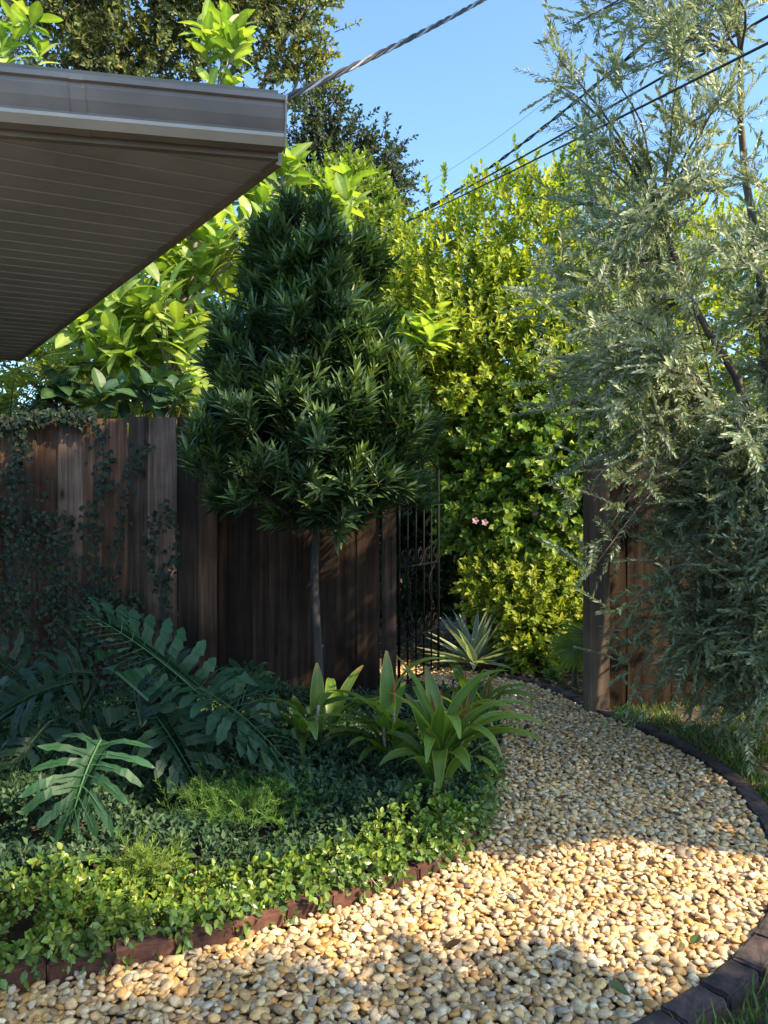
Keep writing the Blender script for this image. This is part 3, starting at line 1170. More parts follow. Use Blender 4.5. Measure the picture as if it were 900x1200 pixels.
cc_ = np.column_stack([ccx + rc * np.cos(thc), PY + .82 * rc * np.sin(thc), zc])
per = 10
N = len(cc_) * per
p = np.repeat(cc_, per, 0) + rng.normal(size=(N, 3)) * [.045, .045, .05]
th = np.repeat(thc, per)
z = p[:, 2]
rr = np.repeat(rc, per)
outd = nrm(np.column_stack([np.cos(th), np.sin(th), np.zeros(N)]))
d = nrm(outd * .55 + np.array([0, 0, 1.0]) + rng.normal(size=(N, 3)) * .28)
low = z < pz[-3]
d[low, 2] -= .5
ln = U(.09, .17, N)
for i in range(0, N, 9):
    zi = np.clip(p[i, 2] - rr[i] * .7, 1.5, 3.2)
    mb.tube(np.array([[PX, PY, zi], (np.array([PX, PY, zi]) + p[i]) / 2 + [0, 0, -.05], p[i]]), [.010, .007, .004], 5)
mb.build('trunk', M['bark_dark'], e, smooth=True)
mb = MB()
shoots(mb, T_NARROW, p - d * .06, nrm(d), ln, 18, .125, .0115, [(.030, .062, .028), (.042, .082, .032), (.020, .044, .025), (.07, .11, .038)],
       beta=(.55, 1.15), t0=.12, upn=.3, w=[4, 4, 3, 1.2], tipcol=(.12, .18, .05), curl=.12, stem_r=.003, spine=1.35)
# pale shoots on the right flank, sunlight put into their colour
k = rng.choice(np.where((p[:, 0] > PX + .25) & (p[:, 1] < PY) & (p[:, 2] < 2.5))[0], 40)
shoots(mb, T_NARROW, p[k], nrm(d[k] + [0.2, -.1, .9]), .2, 18, .115, .011, [(.13, .17, .045), (.10, .15, .04)], beta=(.4, .8), stem_r=.003)
mb.build('crown', M['leaf_dark'], e)

# ------------------------------------------------------------------ olive tree
e = empty('olive_tree', (2.8, 5.3, 0), 'silvery grey green olive tree hanging over the right hand fence', 'tree')
tm, cm = MB(), MB()
base = np.array([2.8, 5.3, 0])
fork = np.array([2.7, 5.15, .9])
tm.tube(crom([base, [2.76, 5.22, .45], fork], 6), np.linspace(.075, .06, 13), 9)
leads = []
for end in [(1.75, 4.85, 3.4), (2.25, 4.9, 4.9), (3.0, 5.2, 5.4), (3.3, 4.9, 4.2), (2.4, 4.3, 3.0), (3.0, 4.4, 3.2), (2.0, 4.6, 2.2), (2.5, 4.5, 1.7)]:
    leads.append(limb(tm, fork, end, .042, .014, sag=.06, n=10))
LP = np.concatenate(leads)


def in_ell(n, c, r):
    d_ = rdir(n) * (U(.45, 1, n) ** .6)[:, None]
    return np.asarray(c) + d_ * np.asarray(r)


T_up = in_ell(98, (2.45, 4.85, 4.2), (1.4, .85, 1.9))
T_mid = in_ell(82, (2.15, 4.75, 2.6), (1.1, .8, .95))
T_low = in_ell(150, (2.35, 4.75, 1.1), (.78, .7, .95))
T_rt = in_ell(20, (3.2, 4.7, 2.8), (.6, .6, 1.4))
ex = [P(770, 40, 4.8), P(820, 90, 4.7), P(860, 30, 4.8), P(800, 150, 4.6), P(870, 140, 4.6), P(760, 190, 4.7), P(840, 210, 4.6), P(730, 90, 4.8), P(890, 220, 4.6), P(690, 190, 4.7), P(672, 30, 4.8), P(650, 62, 4.7), P(655, 100, 4.8), P(700, 150, 4.7), P(690, 18, 5.2), P(740, 10, 4.9), P(668, 240, 5.0),
      P(650, 300, 4.8), P(640, 350, 4.7), P(650, 420, 4.7), P(655, 480, 4.6), P(690, 540, 4.5), P(676, 585, 4.4), P(705, 632, 4.4),
      P(692, 670, 4.4), P(725, 720, 4.4), P(745, 790, 4.5), P(760, 830, 4.6), P(700, 330, 4.4), P(720, 400, 4.3), P(720, 480, 4.3)]
targets = np.concatenate([T_up, T_mid, T_low, T_rt, np.array(ex)])
targets = targets[(targets[:, 2] > .3) & (targets[:, 1] < 5.3) & ~((targets[:, 2] < 1.85) & (targets[:, 0] / targets[:, 1] < .345) & (np.arange(len(targets)) < len(targets) - len(ex)))]
ocol = [(.33, .38, .26), (.44, .48, .37), (.22, .27, .15), (.54, .57, .47), (.36, .43, .19)]
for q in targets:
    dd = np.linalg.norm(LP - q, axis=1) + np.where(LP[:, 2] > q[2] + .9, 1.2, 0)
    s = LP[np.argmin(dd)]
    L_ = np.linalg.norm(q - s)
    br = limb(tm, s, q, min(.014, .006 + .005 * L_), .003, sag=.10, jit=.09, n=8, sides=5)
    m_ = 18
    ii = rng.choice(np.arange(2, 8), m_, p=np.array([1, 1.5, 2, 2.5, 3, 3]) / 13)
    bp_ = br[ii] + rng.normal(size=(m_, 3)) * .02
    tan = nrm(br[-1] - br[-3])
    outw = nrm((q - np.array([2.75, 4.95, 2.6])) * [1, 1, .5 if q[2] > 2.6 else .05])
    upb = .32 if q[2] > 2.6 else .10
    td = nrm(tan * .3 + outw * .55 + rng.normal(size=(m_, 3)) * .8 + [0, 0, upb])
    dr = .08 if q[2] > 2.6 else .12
    shoots(cm, T_NARROW, bp_, td, U(.15, .34, m_), 28, .042, .0058, ocol if q[2] > 1.9 else [tuple(np.array(c_) * [.45, .50, .44]) for c_ in ocol], beta=(.55, .95), t0=.08, opposite=True, upn=.5, droop=dr,  # lower crown leaves dimmed, shade put into their colour
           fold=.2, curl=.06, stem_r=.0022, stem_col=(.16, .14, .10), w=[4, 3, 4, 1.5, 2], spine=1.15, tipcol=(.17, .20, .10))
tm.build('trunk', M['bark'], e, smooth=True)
cm.build('crown', M['leaf_olive'], e)

# ------------------------------------------------------------------ shrubs and hedges behind the fence


def bush(name, label, cat, base, blobs, nsh, nl, L, W, cols, ln=(.15, .35), mat='leaf', T=T_MED, updir=.5, tip=None, w=None, shell=(.6, 1.0),
         stems=8, beta=(.6, 1.1), droop=0.0, spikes=None, group=None, upn=.5, stem_r=.003, lump=.14, opposite=False):
    e = empty(name, base, label, cat, group)
    tmb, mb = MB(), MB()
    base = np.asarray(base, float)
    for i in range(stems):
        b = blobs[i % len(blobs)]
        end = np.array(b[:3]) + rng.normal(size=3) * np.array(b[3:]) * .35
        limb(tmb, base + rng.normal(size=3) * [.08, .08, 0], end, .035, .008, sag=.04, n=8)
    p, o = blob_pts(blobs, nsh, shell, lump)
    k = p[:, 2] > .06
    p, o = p[k], o[k]
    d = nrm(o * .8 + np.array([0, 0, updir]) + rng.normal(size=p.shape) * .35)
    shoots(mb, T, p, d, U(ln[0], ln[1], len(p)), nl, L, W, cols, beta=beta, upn=upn, w=w, tipcol=tip, droop=droop, stem_r=stem_r, jit=.25,
           opposite=opposite)
    if spikes is not None:
        sp = np.asarray(spikes, float)
        shoots(mb, T, sp[:, :3], nrm(np.column_stack([rng.normal(size=(len(sp), 2)) * .18, np.ones(len(sp))])), sp[:, 3], nl * 2, L, W, cols,
               beta=beta, upn=upn, w=w, tipcol=tip, stem_r=stem_r)
    tmb.build('stem' if cat != 'tree' else 'trunk', M['bark'], e)
    mb.build('foliage' if cat != 'tree' else 'crown', M[mat], e)
    return e


def B_(u, v, Y, r, ry=None, rz=None):
    c = P(u, v, Y)
    return (c[0], c[1], c[2], r, ry or r, rz or r)


gold = [(.20, .28, .035), (.30, .36, .045), (.12, .20, .03), (.40, .38, .06), (.08, .15, .025)]
sp = [(*P(u, v, 9.2), l) for u, v, l in [(505, 250, .45), (520, 235, .4), (560, 240, .35), (580, 235, .45), (610, 215, .5), (618, 220, .45), (650, 215, .4),
                                         (682, 205, .5), (690, 210, .4), (715, 195, .5), (470, 285, .3), (600, 240, .4), (640, 230, .4), (730, 200, .4)]]
bush('golden_hedge', 'tall sunlit yellow green hedge shrub behind the gate opening', 'hedge', (1.2, 9.6, 0),
     [B_(520, 365, 9.4, .95), B_(465, 375, 9.5, .55, .7, .7), B_(600, 310, 9.5, .95), B_(680, 310, 9.8, 1.1), B_(560, 420, 9.1, 1.05), B_(640, 420, 9.2, 1.1),
      B_(500, 420, 9.3, .75), B_(720, 420, 9.4, 1.0), B_(590, 520, 9.0, .9), B_(660, 530, 9.0, .9), B_(800, 380, 9.8, 1.4), B_(900, 420, 9.8, 1.4)],
     6800, 14, .075, .022, gold, ln=(.2, .42), mat='leaf_gold', tip=(.42, .44, .06), w=[4, 4, 4, 1.2, 3], spikes=sp, stems=14)
bush('flowering_hedge', 'mid green leafy flowering hedge below the golden one', 'hedge', (1.6, 8.4, 0),
     [B_(600, 600, 8.3, .62), B_(660, 600, 8.2, .7, .6, .8), B_(570, 560, 8.6, .6), B_(640, 520, 8.5, .75), B_(700, 520, 8.6, .8), B_(720, 640, 8.4, .7, .6, .9),
      B_(800, 580, 8.5, .9, .7, 1.1), B_(655, 680, 8.2, .5, .5, .6)],
     4000, 10, .085, .032, [(.11, .19, .03), (.17, .25, .035), (.06, .12, .028), (.26, .31, .045)], ln=(.15, .32), updir=.2, droop=.2, upn=.7,
     w=[4, 3, 3, 1.5], stems=12)
bush('round_shrub', 'low rounded yellow green shrub beside the agave', 'shrub', (1.62, 7.75, 0),
     [B_(620, 720, 7.7, .45), B_(660, 735, 7.7, .4), B_(590, 690, 7.9, .4), B_(640, 675, 8.0, .45), B_(625, 755, 7.5, .28)],
     1500, 10, .06, .02, [(.19, .26, .035), (.27, .32, .04), (.11, .18, .03)], ln=(.1, .22), mat='leaf_gold', tip=(.36, .38, .06), w=[4, 3, 3], stems=8)
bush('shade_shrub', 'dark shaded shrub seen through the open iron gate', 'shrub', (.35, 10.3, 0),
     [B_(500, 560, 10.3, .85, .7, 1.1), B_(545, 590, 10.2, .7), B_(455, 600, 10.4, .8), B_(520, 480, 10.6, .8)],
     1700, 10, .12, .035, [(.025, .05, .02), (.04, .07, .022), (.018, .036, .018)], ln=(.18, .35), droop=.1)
bush('low_hedge', 'low clipped dark hedge behind the iron gate bars', 'hedge', (.35, 9.0, 0),
     [B_(500, 690, 9.2, .5, .4, .28), B_(540, 690, 9.3, .45, .4, .28), B_(455, 690, 9.2, .5, .4, .3), B_(400, 690, 9.2, .5, .4, .3)],
     900, 9, .07, .022, [(.03, .06, .022), (.05, .09, .025)], ln=(.1, .2))
bush('backdrop_shrub', 'feathery bright yellow green shrub behind the broad leaved tree', 'shrub', (-3.6, 11.2, 0),
     [B_(100, 430, 11, 1.1, .9, 1.0), B_(200, 450, 11, 1.1, .9, 1.2), B_(30, 460, 11, 1.0, .9, 1.1), B_(300, 420, 11.3, 1.2, .9, 1.4), B_(150, 560, 11, 1.5, .9, 1.0)],
     2000, 16, .13, .02, [(.18, .22, .03), (.26, .28, .035), (.10, .16, .03)], ln=(.3, .5), mat='leaf_gold', T=T_NARROW, droop=.2)
bush('backdrop_shrub', 'sunny yellow green shrub between the dark conical tree and the far oak', 'shrub', (-.6, 13.5, 0),
     [B_(400, 260, 13.5, .9), B_(370, 300, 13.5, .9), B_(430, 320, 13.5, 1.0), B_(400, 420, 13.5, 1.2, 1, 1.6)],
     1700, 12, .12, .035, [(.13, .19, .03), (.19, .24, .035), (.08, .14, .03)], ln=(.25, .5), mat='leaf_gold')

# pink flowers on the flowering hedge
fh = [o for o in bpy.data.objects if o.name.startswith('flowering_hedge')][0]
for (u, v) in ((627, 601), (557, 610), (568, 612), (700, 690)):
    c = P(u, v, 7.62)
    mb = MB()
    an = np.arange(5) * 2 * np.pi / 5
    ax = np.column_stack([np.cos(an), np.full(5, -.5), np.sin(an)])
    leaves(mb, T_MED, np.tile(c, (5, 1)), ax, np.tile([0, -1.0, .3], (5, 1)), .038, .018, np.tile([.5, .30, .35], (5, 1)), .2, .2)
    mb.build('flower', M['leaf'], fh)

# ------------------------------------------------------------------ broad leaved tree behind the left fence
e = empty('broad_leaf_tree', (-2.05, 8.1, 0), 'broad leaved bright green tree rising behind the left fence past the eave', 'tree')
tm, cm = MB(), MB()
b0 = np.array([-2.1, 8.1, 0])
trk = limb(tm, b0, P(218, 400, 8.1), .07, .05, n=8, jit=.02)
trk2 = limb(tm, P(218, 400, 8.1), P(225, 330, 8.0), .045, .035, n=5, jit=.03)
leads = [trk2]
for (u, v, Y, r) in [(275, 295, 7.7, .028), (250, 120, 8.0, .03), (150, 330, 7.8, .028), (330, 220, 8.2, .026), (110, 380, 7.6, .024), (20, 60, 8.6, .03),
                     (290, 250, 7.6, .02), (180, 260, 8.2, .026), (405, 230, 8.4, .022), (490, 400, 8.2, .02), (200, 440, 7.5, .02)]:
    s = P(222, 350, 8.05)
    if v > 390:
        s = P(218, 440, 8.1)
    leads.append(limb(tm, s, P(u, v, Y), r, r * .45, sag=.05, n=8, jit=.06))
LP = np.concatenate(leads)
ros = []
for (u0, u1, v0, v1, Y0, Y1, n) in [(150, 330, 235, 330, 7.3, 8.6, 46), (80, 240, 320, 420, 7.1, 8.4, 44), (100, 230, 400, 480, 7.0, 8.2, 26), (236, 285, 40, 115, 7.8, 8.3, 10),
                                    (-10, 45, 30, 90, 8.2, 8.8, 8), (385, 430, 215, 255, 8.2, 8.6, 5), (478, 515, 380, 440, 7.7, 8.2, 7), (290, 345, 190, 260, 7.8, 8.6, 12),
                                    (60, 320, 250, 470, 8.4, 9.4, 46)]:
    for _ in range(n):
        ros.append(P(U(u0, u1), U(v0, v1), U(Y0, Y1)))
ros = np.array(ros)
sx = []
for q in ros:
    dd = np.linalg.norm(LP - q, axis=1)
    s = LP[np.argmin(dd)]
    limb(tm, s, q, .010, .006, sag=-.05, n=5, sides=5)
    sx.append(nrm(q - s))
d = nrm(np.array(sx) * .5 + rng.normal(size=ros.shape) * .3 + [0, -.15, .8])
shoots(cm, T_BIG, ros - d * .1, d, U(.16, .3, len(ros)), 9, .27, .062, [(.19, .26, .06), (.26, .32, .085), (.11, .18, .045), (.33, .38, .12)], beta=(.75, 1.25), t0=.1, upn=.5,
       fold=.18, curl=.3, stem_r=.006, stem_col=(.16, .17, .08), w=[4, 3, 3, 1], spine=1.5, jit=.2)
tm.build('trunk', M['bark_pale'], e, smooth=True)
cm.build('crown', M['leaf_big'], e)

# dark broad-leaved shrub peeking over the fence top
e = empty('broad_leaf_shrub', (-2.7, 6.85, 0), 'dark shaded broad leaved shrub just above the left fence top', 'shrub')
tm, cm = MB(), MB()
ros = np.array([P(U(40, 215), U(448, 476), U(6.6, 7.2)) for _ in range(16)])
for q in ros:
    limb(tm, np.array([-2.7, 6.85, 0]) + rng.normal(size=3) * [.1, .05, 0], q, .014, .006, n=7, sides=5)
d = nrm(rng.normal(size=ros.shape) * .4 + [0, -.2, .8])
shoots(cm, T_BIG, ros - d * .08, d, .16, 8, .22, .058, [(.035, .075, .03), (.05, .10, .035), (.025, .055, .028)], beta=(.8, 1.3), fold=.15, curl=.35, stem_r=.006, spine=1.4)
tm.build('stem', M['bark'], e)
cm.build('foliage', M['leaf_dark'], e)
# palm tuft at the far left over the fence
e = empty('palm', (-3.55, 7.2, 0), 'dark feathery palm fronds over the fence under the eave corner', 'palm')
tm, cm = MB(), MB()
limb(tm, (-3.55, 7.2, 0), (-3.5, 7.15, 2.3), .06, .05, n=6, jit=.02)
for i in range(11):
    an = U(0, 6.28)
    s = np.array([-3.5, 7.15, 2.3])
    end = s + np.array([math.cos(an) * .8, math.sin(an) * .6, U(.1, .7)])
    c = crom([s, s * .4 + end * .6 + [0, 0, .18], end], 14)
    cm.tube(c, np.linspace(.008, .002, len(c)), 4, (.06, .09, .03))
    cc = np.repeat(c[4:], 2, axis=0)
    tg = nrm(end - s)
    sdv = nrm(np.cross(tg, [0, 0, 1]))
    sg = np.tile([1, -1], len(c) - 4)[:, None]
    leaves(cm, T_NARROW, cc, tg * .6 + sdv * sg + [0, 0, -.15], np.tile([0, 0, 1.0], (len(cc), 1)), .30, .011, pal(len(cc), [(.03, .06, .025), (.05, .09, .03)]), .2, .3)
tm.build('trunk', M['bark'], e, smooth=True)
cm.build('frond', M['leaf_dark'], e)

# ------------------------------------------------------------------ far trees


def far_tree(name, label, base, clusters, n, L, cols, rl=1.0, trunk_r=.25, group='tall trees far behind the garden', mat='leaf_far', w=None, limbs=True):
    e = empty(name, base, label, 'tree', group)
    tm, cm = MB(), MB()
    base = np.asarray(base, float)
    top = np.mean([c[:3] for c in clusters], axis=0)
    mid = np.array([base[0] * .6 + top[0] * .4, base[1], top[2] * .55])
    limb(tm, base, mid, trunk_r, trunk_r * .6, n=7, jit=.03)
    for c in clusters:
        limb(tm, mid, c[:3], trunk_r * .35, .03, sag=.05, n=8, jit=.08)
    p, o = blob_pts(clusters, n, (.25, 1.0), .25)
    d = nrm(o + rng.normal(size=p.shape) * .6 + [0, 0, .3])
    shoots(cm, T_SMALL, p, d, U(.3, .7, len(p)) * rl, 12, L, L * .3, cols, beta=(.6, 1.2), stem_r=.012, stem_col=(.06, .05, .04), w=w, jit=.3)
    tm.build('trunk', M['bark'], e, smooth=True)
    cm.build('crown', M[mat], e)


oak = [(.10, .13, .045), (.18, .20, .06), (.055, .08, .03), (.28, .27, .09)]
cl = [B_(75, 45, 17, 1.2, 1.2, .95), B_(150, 10, 17, 1.3), B_(235, 25, 17.5, 1.3, 1.2, 1.1), B_(330, 45, 17, 1.0, 1, .9), B_(300, -30, 17, 1.4), B_(190, 85, 17, 1.1, 1.1, .7), B_(120, 90, 17, 1.0, 1, .6),
      B_(365, 0, 17, .55), B_(350, 90, 17, .5), B_(60, -40, 17, 1.4), B_(220, -70, 17, 1.8)]
far_tree('oak_tree', 'tall open crowned oak far behind the house roof', (-4.5, 17.5, 0), cl, 2700, .13, oak, w=[4, 3, 3, 1.5])
cl = [B_(395, 165, 20, .75, .7, .6), B_(445, 190, 20, .7, .7, .5), B_(420, 220, 20, .9), B_(380, 130, 20, .5), B_(455, 225, 20, .5), B_(370, 190, 20, .8)]
far_tree('oak_tree', 'smaller dark blue green oak crown above the conical dark tree', (-.8, 20.5, 0), cl, 800, .13,
         [(.035, .055, .035), (.05, .075, .04), (.028, .045, .03)])
for i, (x, y, r, lab) in enumerate([(-13, 24, 3.0, 'round mid green tree at the far left beyond the fence'), (-7.5, 25, 2.8, 'dark round tree behind the broad leaved tree'),
                                    (-2, 23, 2.2, 'low round tree straight behind the dark conical tree'), (3, 24, 2.4, 'round tree hidden mostly by the golden hedge'),
                                    (8.5, 24, 3.2, 'spreading green tree behind the olive'), (14, 25, 3.2, 'round green tree at the far right beyond the fence')]):
    far_tree('garden_tree', lab, (x, y, 0), [(x, y, 2.2, r, r * .7, 2.2), (x + .8, y, 3.2, r * .7, r * .6, 1.4), (x - 1, y, 2.8, r * .7, r * .6, 1.5)], 900, .22,
             [(.05, .09, .025), (.08, .12, .03), (.035, .06, .022)], rl=1.5, trunk_r=.15)
# added unseen trees, crowns shaped to shade the garden from the right
far_tree('added_shade_tree', 'leafy shade tree standing out of frame to the right of the path', (6.3, -2.3, 0),
         [(6.0, -1.2, 5.7, .8, .5, .5), (6.0, -.8, 4.85, .7, .45, .45), (6.0, -2.05, 6.9, .8, .55, .55), (6.0, -.55, 4.15, .8, .5, .45), (6.0, -1.9, 9.3, .8, .5, .5), (6.0, -2.3, 8.1, .8, .6, .6), (6, -1.9, 5.2, .8, .6, .8)], 1900, .12, oak, rl=.5, trunk_r=.14,
         group='added shade trees on the sunny side')
far_tree('added_shade_tree', 'tall tree added out of frame to cast shade from the right beyond the olive', (6.5, .9, 0),
         [(6.0, 1.75, 4.95, .7, .75, .45), (6.0, 1.0, 5.65, .7, .38, .4), (6.0, .6, 6.65, .7, .42, .5), (6.0, .3, 8.2, .8, .5, .5), (6.0, -.05, 9.3, .8, .5, .55), (6.0, .7, 10.6, .8, .45, .6)], 1700, .12, oak, rl=.5, trunk_r=.16,
         group='added shade trees on the sunny side')

# ------------------------------------------------------------------ agave
c0 = np.array([(556 - CX) / F * 7.45, 7.45, 0.03])
mb = MB()


def strap(mb, o, az, el, L, W, bend, col, n=9, fold=.25, edge=None, prof=None, roll=0.0, spine=1.3, wav=0.0):
    """one long arching leaf"""
    t = np.linspace(0, 1, n)
    h = np.array([math.cos(az), math.sin(az), 0])
    e_ = el - bend * t ** 1.4
    dirs = np.cos(e_)[:, None] * h + np.sin(e_)[:, None] * np.array([0, 0, 1.0])
    c = np.asarray(o) + np.concatenate([[np.zeros(3)], np.cumsum((dirs[1:] + dirs[:-1]) / 2 * L / (n - 1), axis=0)])
    dry = U(0, 1) < .4
    sdv = np.array([-math.sin(az), math.cos(az), 0])
    no = np.cross(dirs, sdv)
    no = no * np.sign(no[0][2] + 1e-6 if abs(no[0][2]) > .05 else 1)
    if roll:
        sdv = sdv * math.cos(roll) + no * math.sin(roll)
    else:
        sdv = np.tile(sdv, (n, 1))
    wd = W * (prof(t) if prof else np.sin(np.pi * np.clip(t * .92 + .08, 0, 1)) ** .7)
    wob = wav * np.sin(t * 9 + U(0, 6)) * wd
    V, C = [], []
    ec = np.asarray(edge if edge is not None else col, float)
    col = np.asarray(col, float)
    for s in (-1, -.72, 0, .72, 1):
        V.append(c + sdv * (s * wd)[:, None] + no * (fold * wd * abs(s) + (wob * s))[:, None])
        C.append(np.tile(ec if abs(s) == 1 else (col * spine if s == 0 else col), (n, 1)))
    V = np.stack(V, 1).reshape(-1, 3)
    C = np.stack(C, 1)
    if dry and L > .3:
        C[-2:] = C[-2:] * .4 + np.array([.22, .14, .06]) * .6
    C = C.reshape(-1, 3)
    fs = []
    for i in range(n - 1):
        for j in range(4):
            a = i * 5 + j
            fs.append((a, a + 1, a + 6, a + 5))
    mb.add(V, fs, C)
    return c


for i in range(34):
    el = math.radians(U(6, 72) if i > 8 else U(60, 86))
    strap(mb, c0 + [0, 0, .04], U(0, 6.28), el, U(.48, .66), .046, U(.05, .35), np.array([.24, .31, .26]) * U(.8, 1.2), edge=(.48, .52, .42), fold=.5,
          prof=lambda t: np.clip(np.minimum(.55 + t * 1.6, 1.25 * (1 - t) ** .75 + .02), 0, 1), spine=.9)
tag(mb.build('agave', M['leaf']), 'spiky agave rosette with cream edged grey green blades beside the path', 'agave')

# ------------------------------------------------------------------ small fan palm by the gate post
c0 = np.array([(674 - CX) / F * 6.75, 6.75, 0])
e = empty('fan_palm', c0, 'small fan palm with drooping pleated frond by the right gate post', 'palm')
tm, cm = MB(), MB()
limb(tm, c0, c0 + [0, 0, .22], .03, .028, n=5, jit=.02)
for (dx, dy, dz, R_) in [(-.02, -.10, .40, .27), (.12, -.02, .50, .28), (.06, .15, .36, .25)]:
    hub = c0 + [dx, dy, dz]
    tm.tube(crom([c0 + [0, 0, .2], c0 + [dx * .4, dy * .4, dz * .75], hub], 5), .006, 5)
    an = np.linspace(-2.2, 2.2, 24) - math.pi / 2 + dx
    ax = np.column_stack([np.cos(an), np.full(24, -.25), np.sin(an)])
    cm = MB()
    leaves(cm, T_NARROW, np.tile(hub, (24, 1)), ax, np.tile([0, -1.0, .3], (24, 1)), R_ * U(.9, 1.05, 24), .017, pal(24, [(.12, .19, .035), (.17, .23, .04)]), .4, .25)
    cm.build('frond', M['leaf'], e)
tm.build('trunk', M['bark'], e, smooth=True)

# little plants and stakes beyond the gate
for (u, v, lab) in [(650, 800, 'tiny pale green weed on the bare soil behind the right gate post'), (735, 850, 'small grassy weed at the foot of the dark gate post')]:
    Y = F * H / (v - CY)
    x = (u - CX) / F * Y
    p = np.tile([x, Y, 0.004], (40, 1))
    mb = MB()
    shoots(mb, T_MED, p, nrm(rng.normal(size=(40, 3)) * .5 + [0, 0, 1]), U(.06, .14, 40), 6, .04, .014, [(.12, .19, .05), (.17, .24, .06)], upn=.8, stem_r=.002)
    tag(mb.build('weed', M['leaf']), lab, 'weed')

# ------------------------------------------------------------------ strap leaved plants with red tips


def strap_plant(base, label, spec, nrand, group='strap leaved plants along the path', Lr=(.34, .56), reds=1, lean=(0, 0)):
    e = empty('strap_leaf_plant', base, label, 'plant', group)
    mb = MB()
    base = np.asarray(base, float)
    pf = lambda t: np.clip(np.sin(np.pi * np.clip(t * .9 + .07, 0, 1)) ** .8, 0.03, 1)
    stalks = [base + [rng.normal() * .05, rng.normal() * .05, 0] for _ in range(4)]
    sm = MB()
    tops = []
    for s in stalks:
        tp = s + [rng.normal() * .05 + lean[0], rng.normal() * .04 + lean[1], U(.22, .42)]
        sm.tube(crom([s, (s + tp) / 2 + rng.normal(size=3) * .01, tp], 5), np.linspace(.014, .010, 11), 6)
        tops.append((s, tp))
    for i in range(nrand):
        s, tp = tops[i % 4]
        f = U(.15, 1)
        o = s * (1 - f) + tp * f
        c_ = np.array([.095, .165, .035]) * U(.55, 1.35)
        strap(mb, o, U(0, 6.28), math.radians(U(35, 82)), U(*Lr), U(.028, .042), U(.6, 2.2), c_, edge=c_ * np.array([2.6, 1.8, 1.2]), prof=pf, n=11, fold=.22, roll=U(-.5, .5), wav=.06)
    for (az, el, L_, W_, bend, z) in spec:
        c_ = np.array([.12, .195, .04]) * U(.75, 1.25)
        strap(mb, base + [rng.normal() * .02, rng.normal() * .02, z], math.radians(az), math.radians(el), L_ * 1.02, W_ * .98, bend, c_, edge=c_ * np.array([2.4, 1.7, 1.1]), prof=pf, n=12, fold=.2,
              roll=U(-.3, .3), wav=.06)
    sm.build('stem', M['bark_pale'], e, smooth=True)
    mb.build('foliage', M['leaf_big'], e, smooth=True)
    for i in range(reds):
        s, tp = tops[i % 4]
        rm = MB()
        for k in range(3):
            strap(rm, tp + [0, 0, .05], U(0, 6.28), math.radians(U(72, 88)), U(.14, .22), .007, .1, np.array([.38, .11, .05]) * U(.8, 1.1), n=6)
        rm.build('new_shoot', M['leaf'], e)
    return e


def gbase(u, v):
    Y = F * H / (v - CY)
    return ((u - CX) / F * Y, Y, 0.02)


strap_plant(gbase(520, 958), 'large arching strap leaved plant leaning over the pebbles beside the path', [(-10, 62, .62, .036, 1.7, .25), (-20, 50, .60, .04, 1.5, .25), (5, 66, .6, .036, 1.75, .3), (200, 55, .4, .04, 1.7, .2),
            (-95, 70, .5, .042, 2.6, .2), (-60, 60, .5, .038, 1.6, .15), (110, 80, .5, .045, .6, .25), (150, 75, .55, .04, .6, .3), (180, 70, .45, .04, .9, .3), (-80, 75, .45, .04, 2.3, .35), (-40, 72, .55, .04, 1.9, .35), (30, 72, .6, .04, 1.5, .35)], 28, reds=2)
strap_plant(gbase(462, 918), 'strap leaved plant with upright pointed blades in the middle of its row', [(95, 86, .5, .05, .25, .22), (170, 62, .5, .036, 1.3, .25), (185, 35, .5, .03, 1.0, .25), (190, 50, .45, .033, 1.5, .2)], 16, reds=2)
strap_plant(gbase(372, 900), 'leftmost strap leaved plant with a wide upright blade by the slim tree trunk', [(100, 88, .45, .05, .2, .15), (5, 55, .55, .03, 1.1, .15), (-5, 45, .6, .028, 1.3, .2), (0, 30, .45, .03, 1.2, .15), (170, 50, .4, .04, 1.2, .1),
            (-10, 25, .4, .03, 1.2, .1)], 15, reds=0)
strap_plant(gbase(560, 880), 'strap leaved plant at the back near the gravel with drooping blades', [(0, 60, .5, .033, 1.6, .2), (20, 70, .5, .033, 1.4, .25), (-30, 60, .5, .033, 1.8, .2)], 13, reds=2)

# ------------------------------------------------------------------ split-leaf philodendron


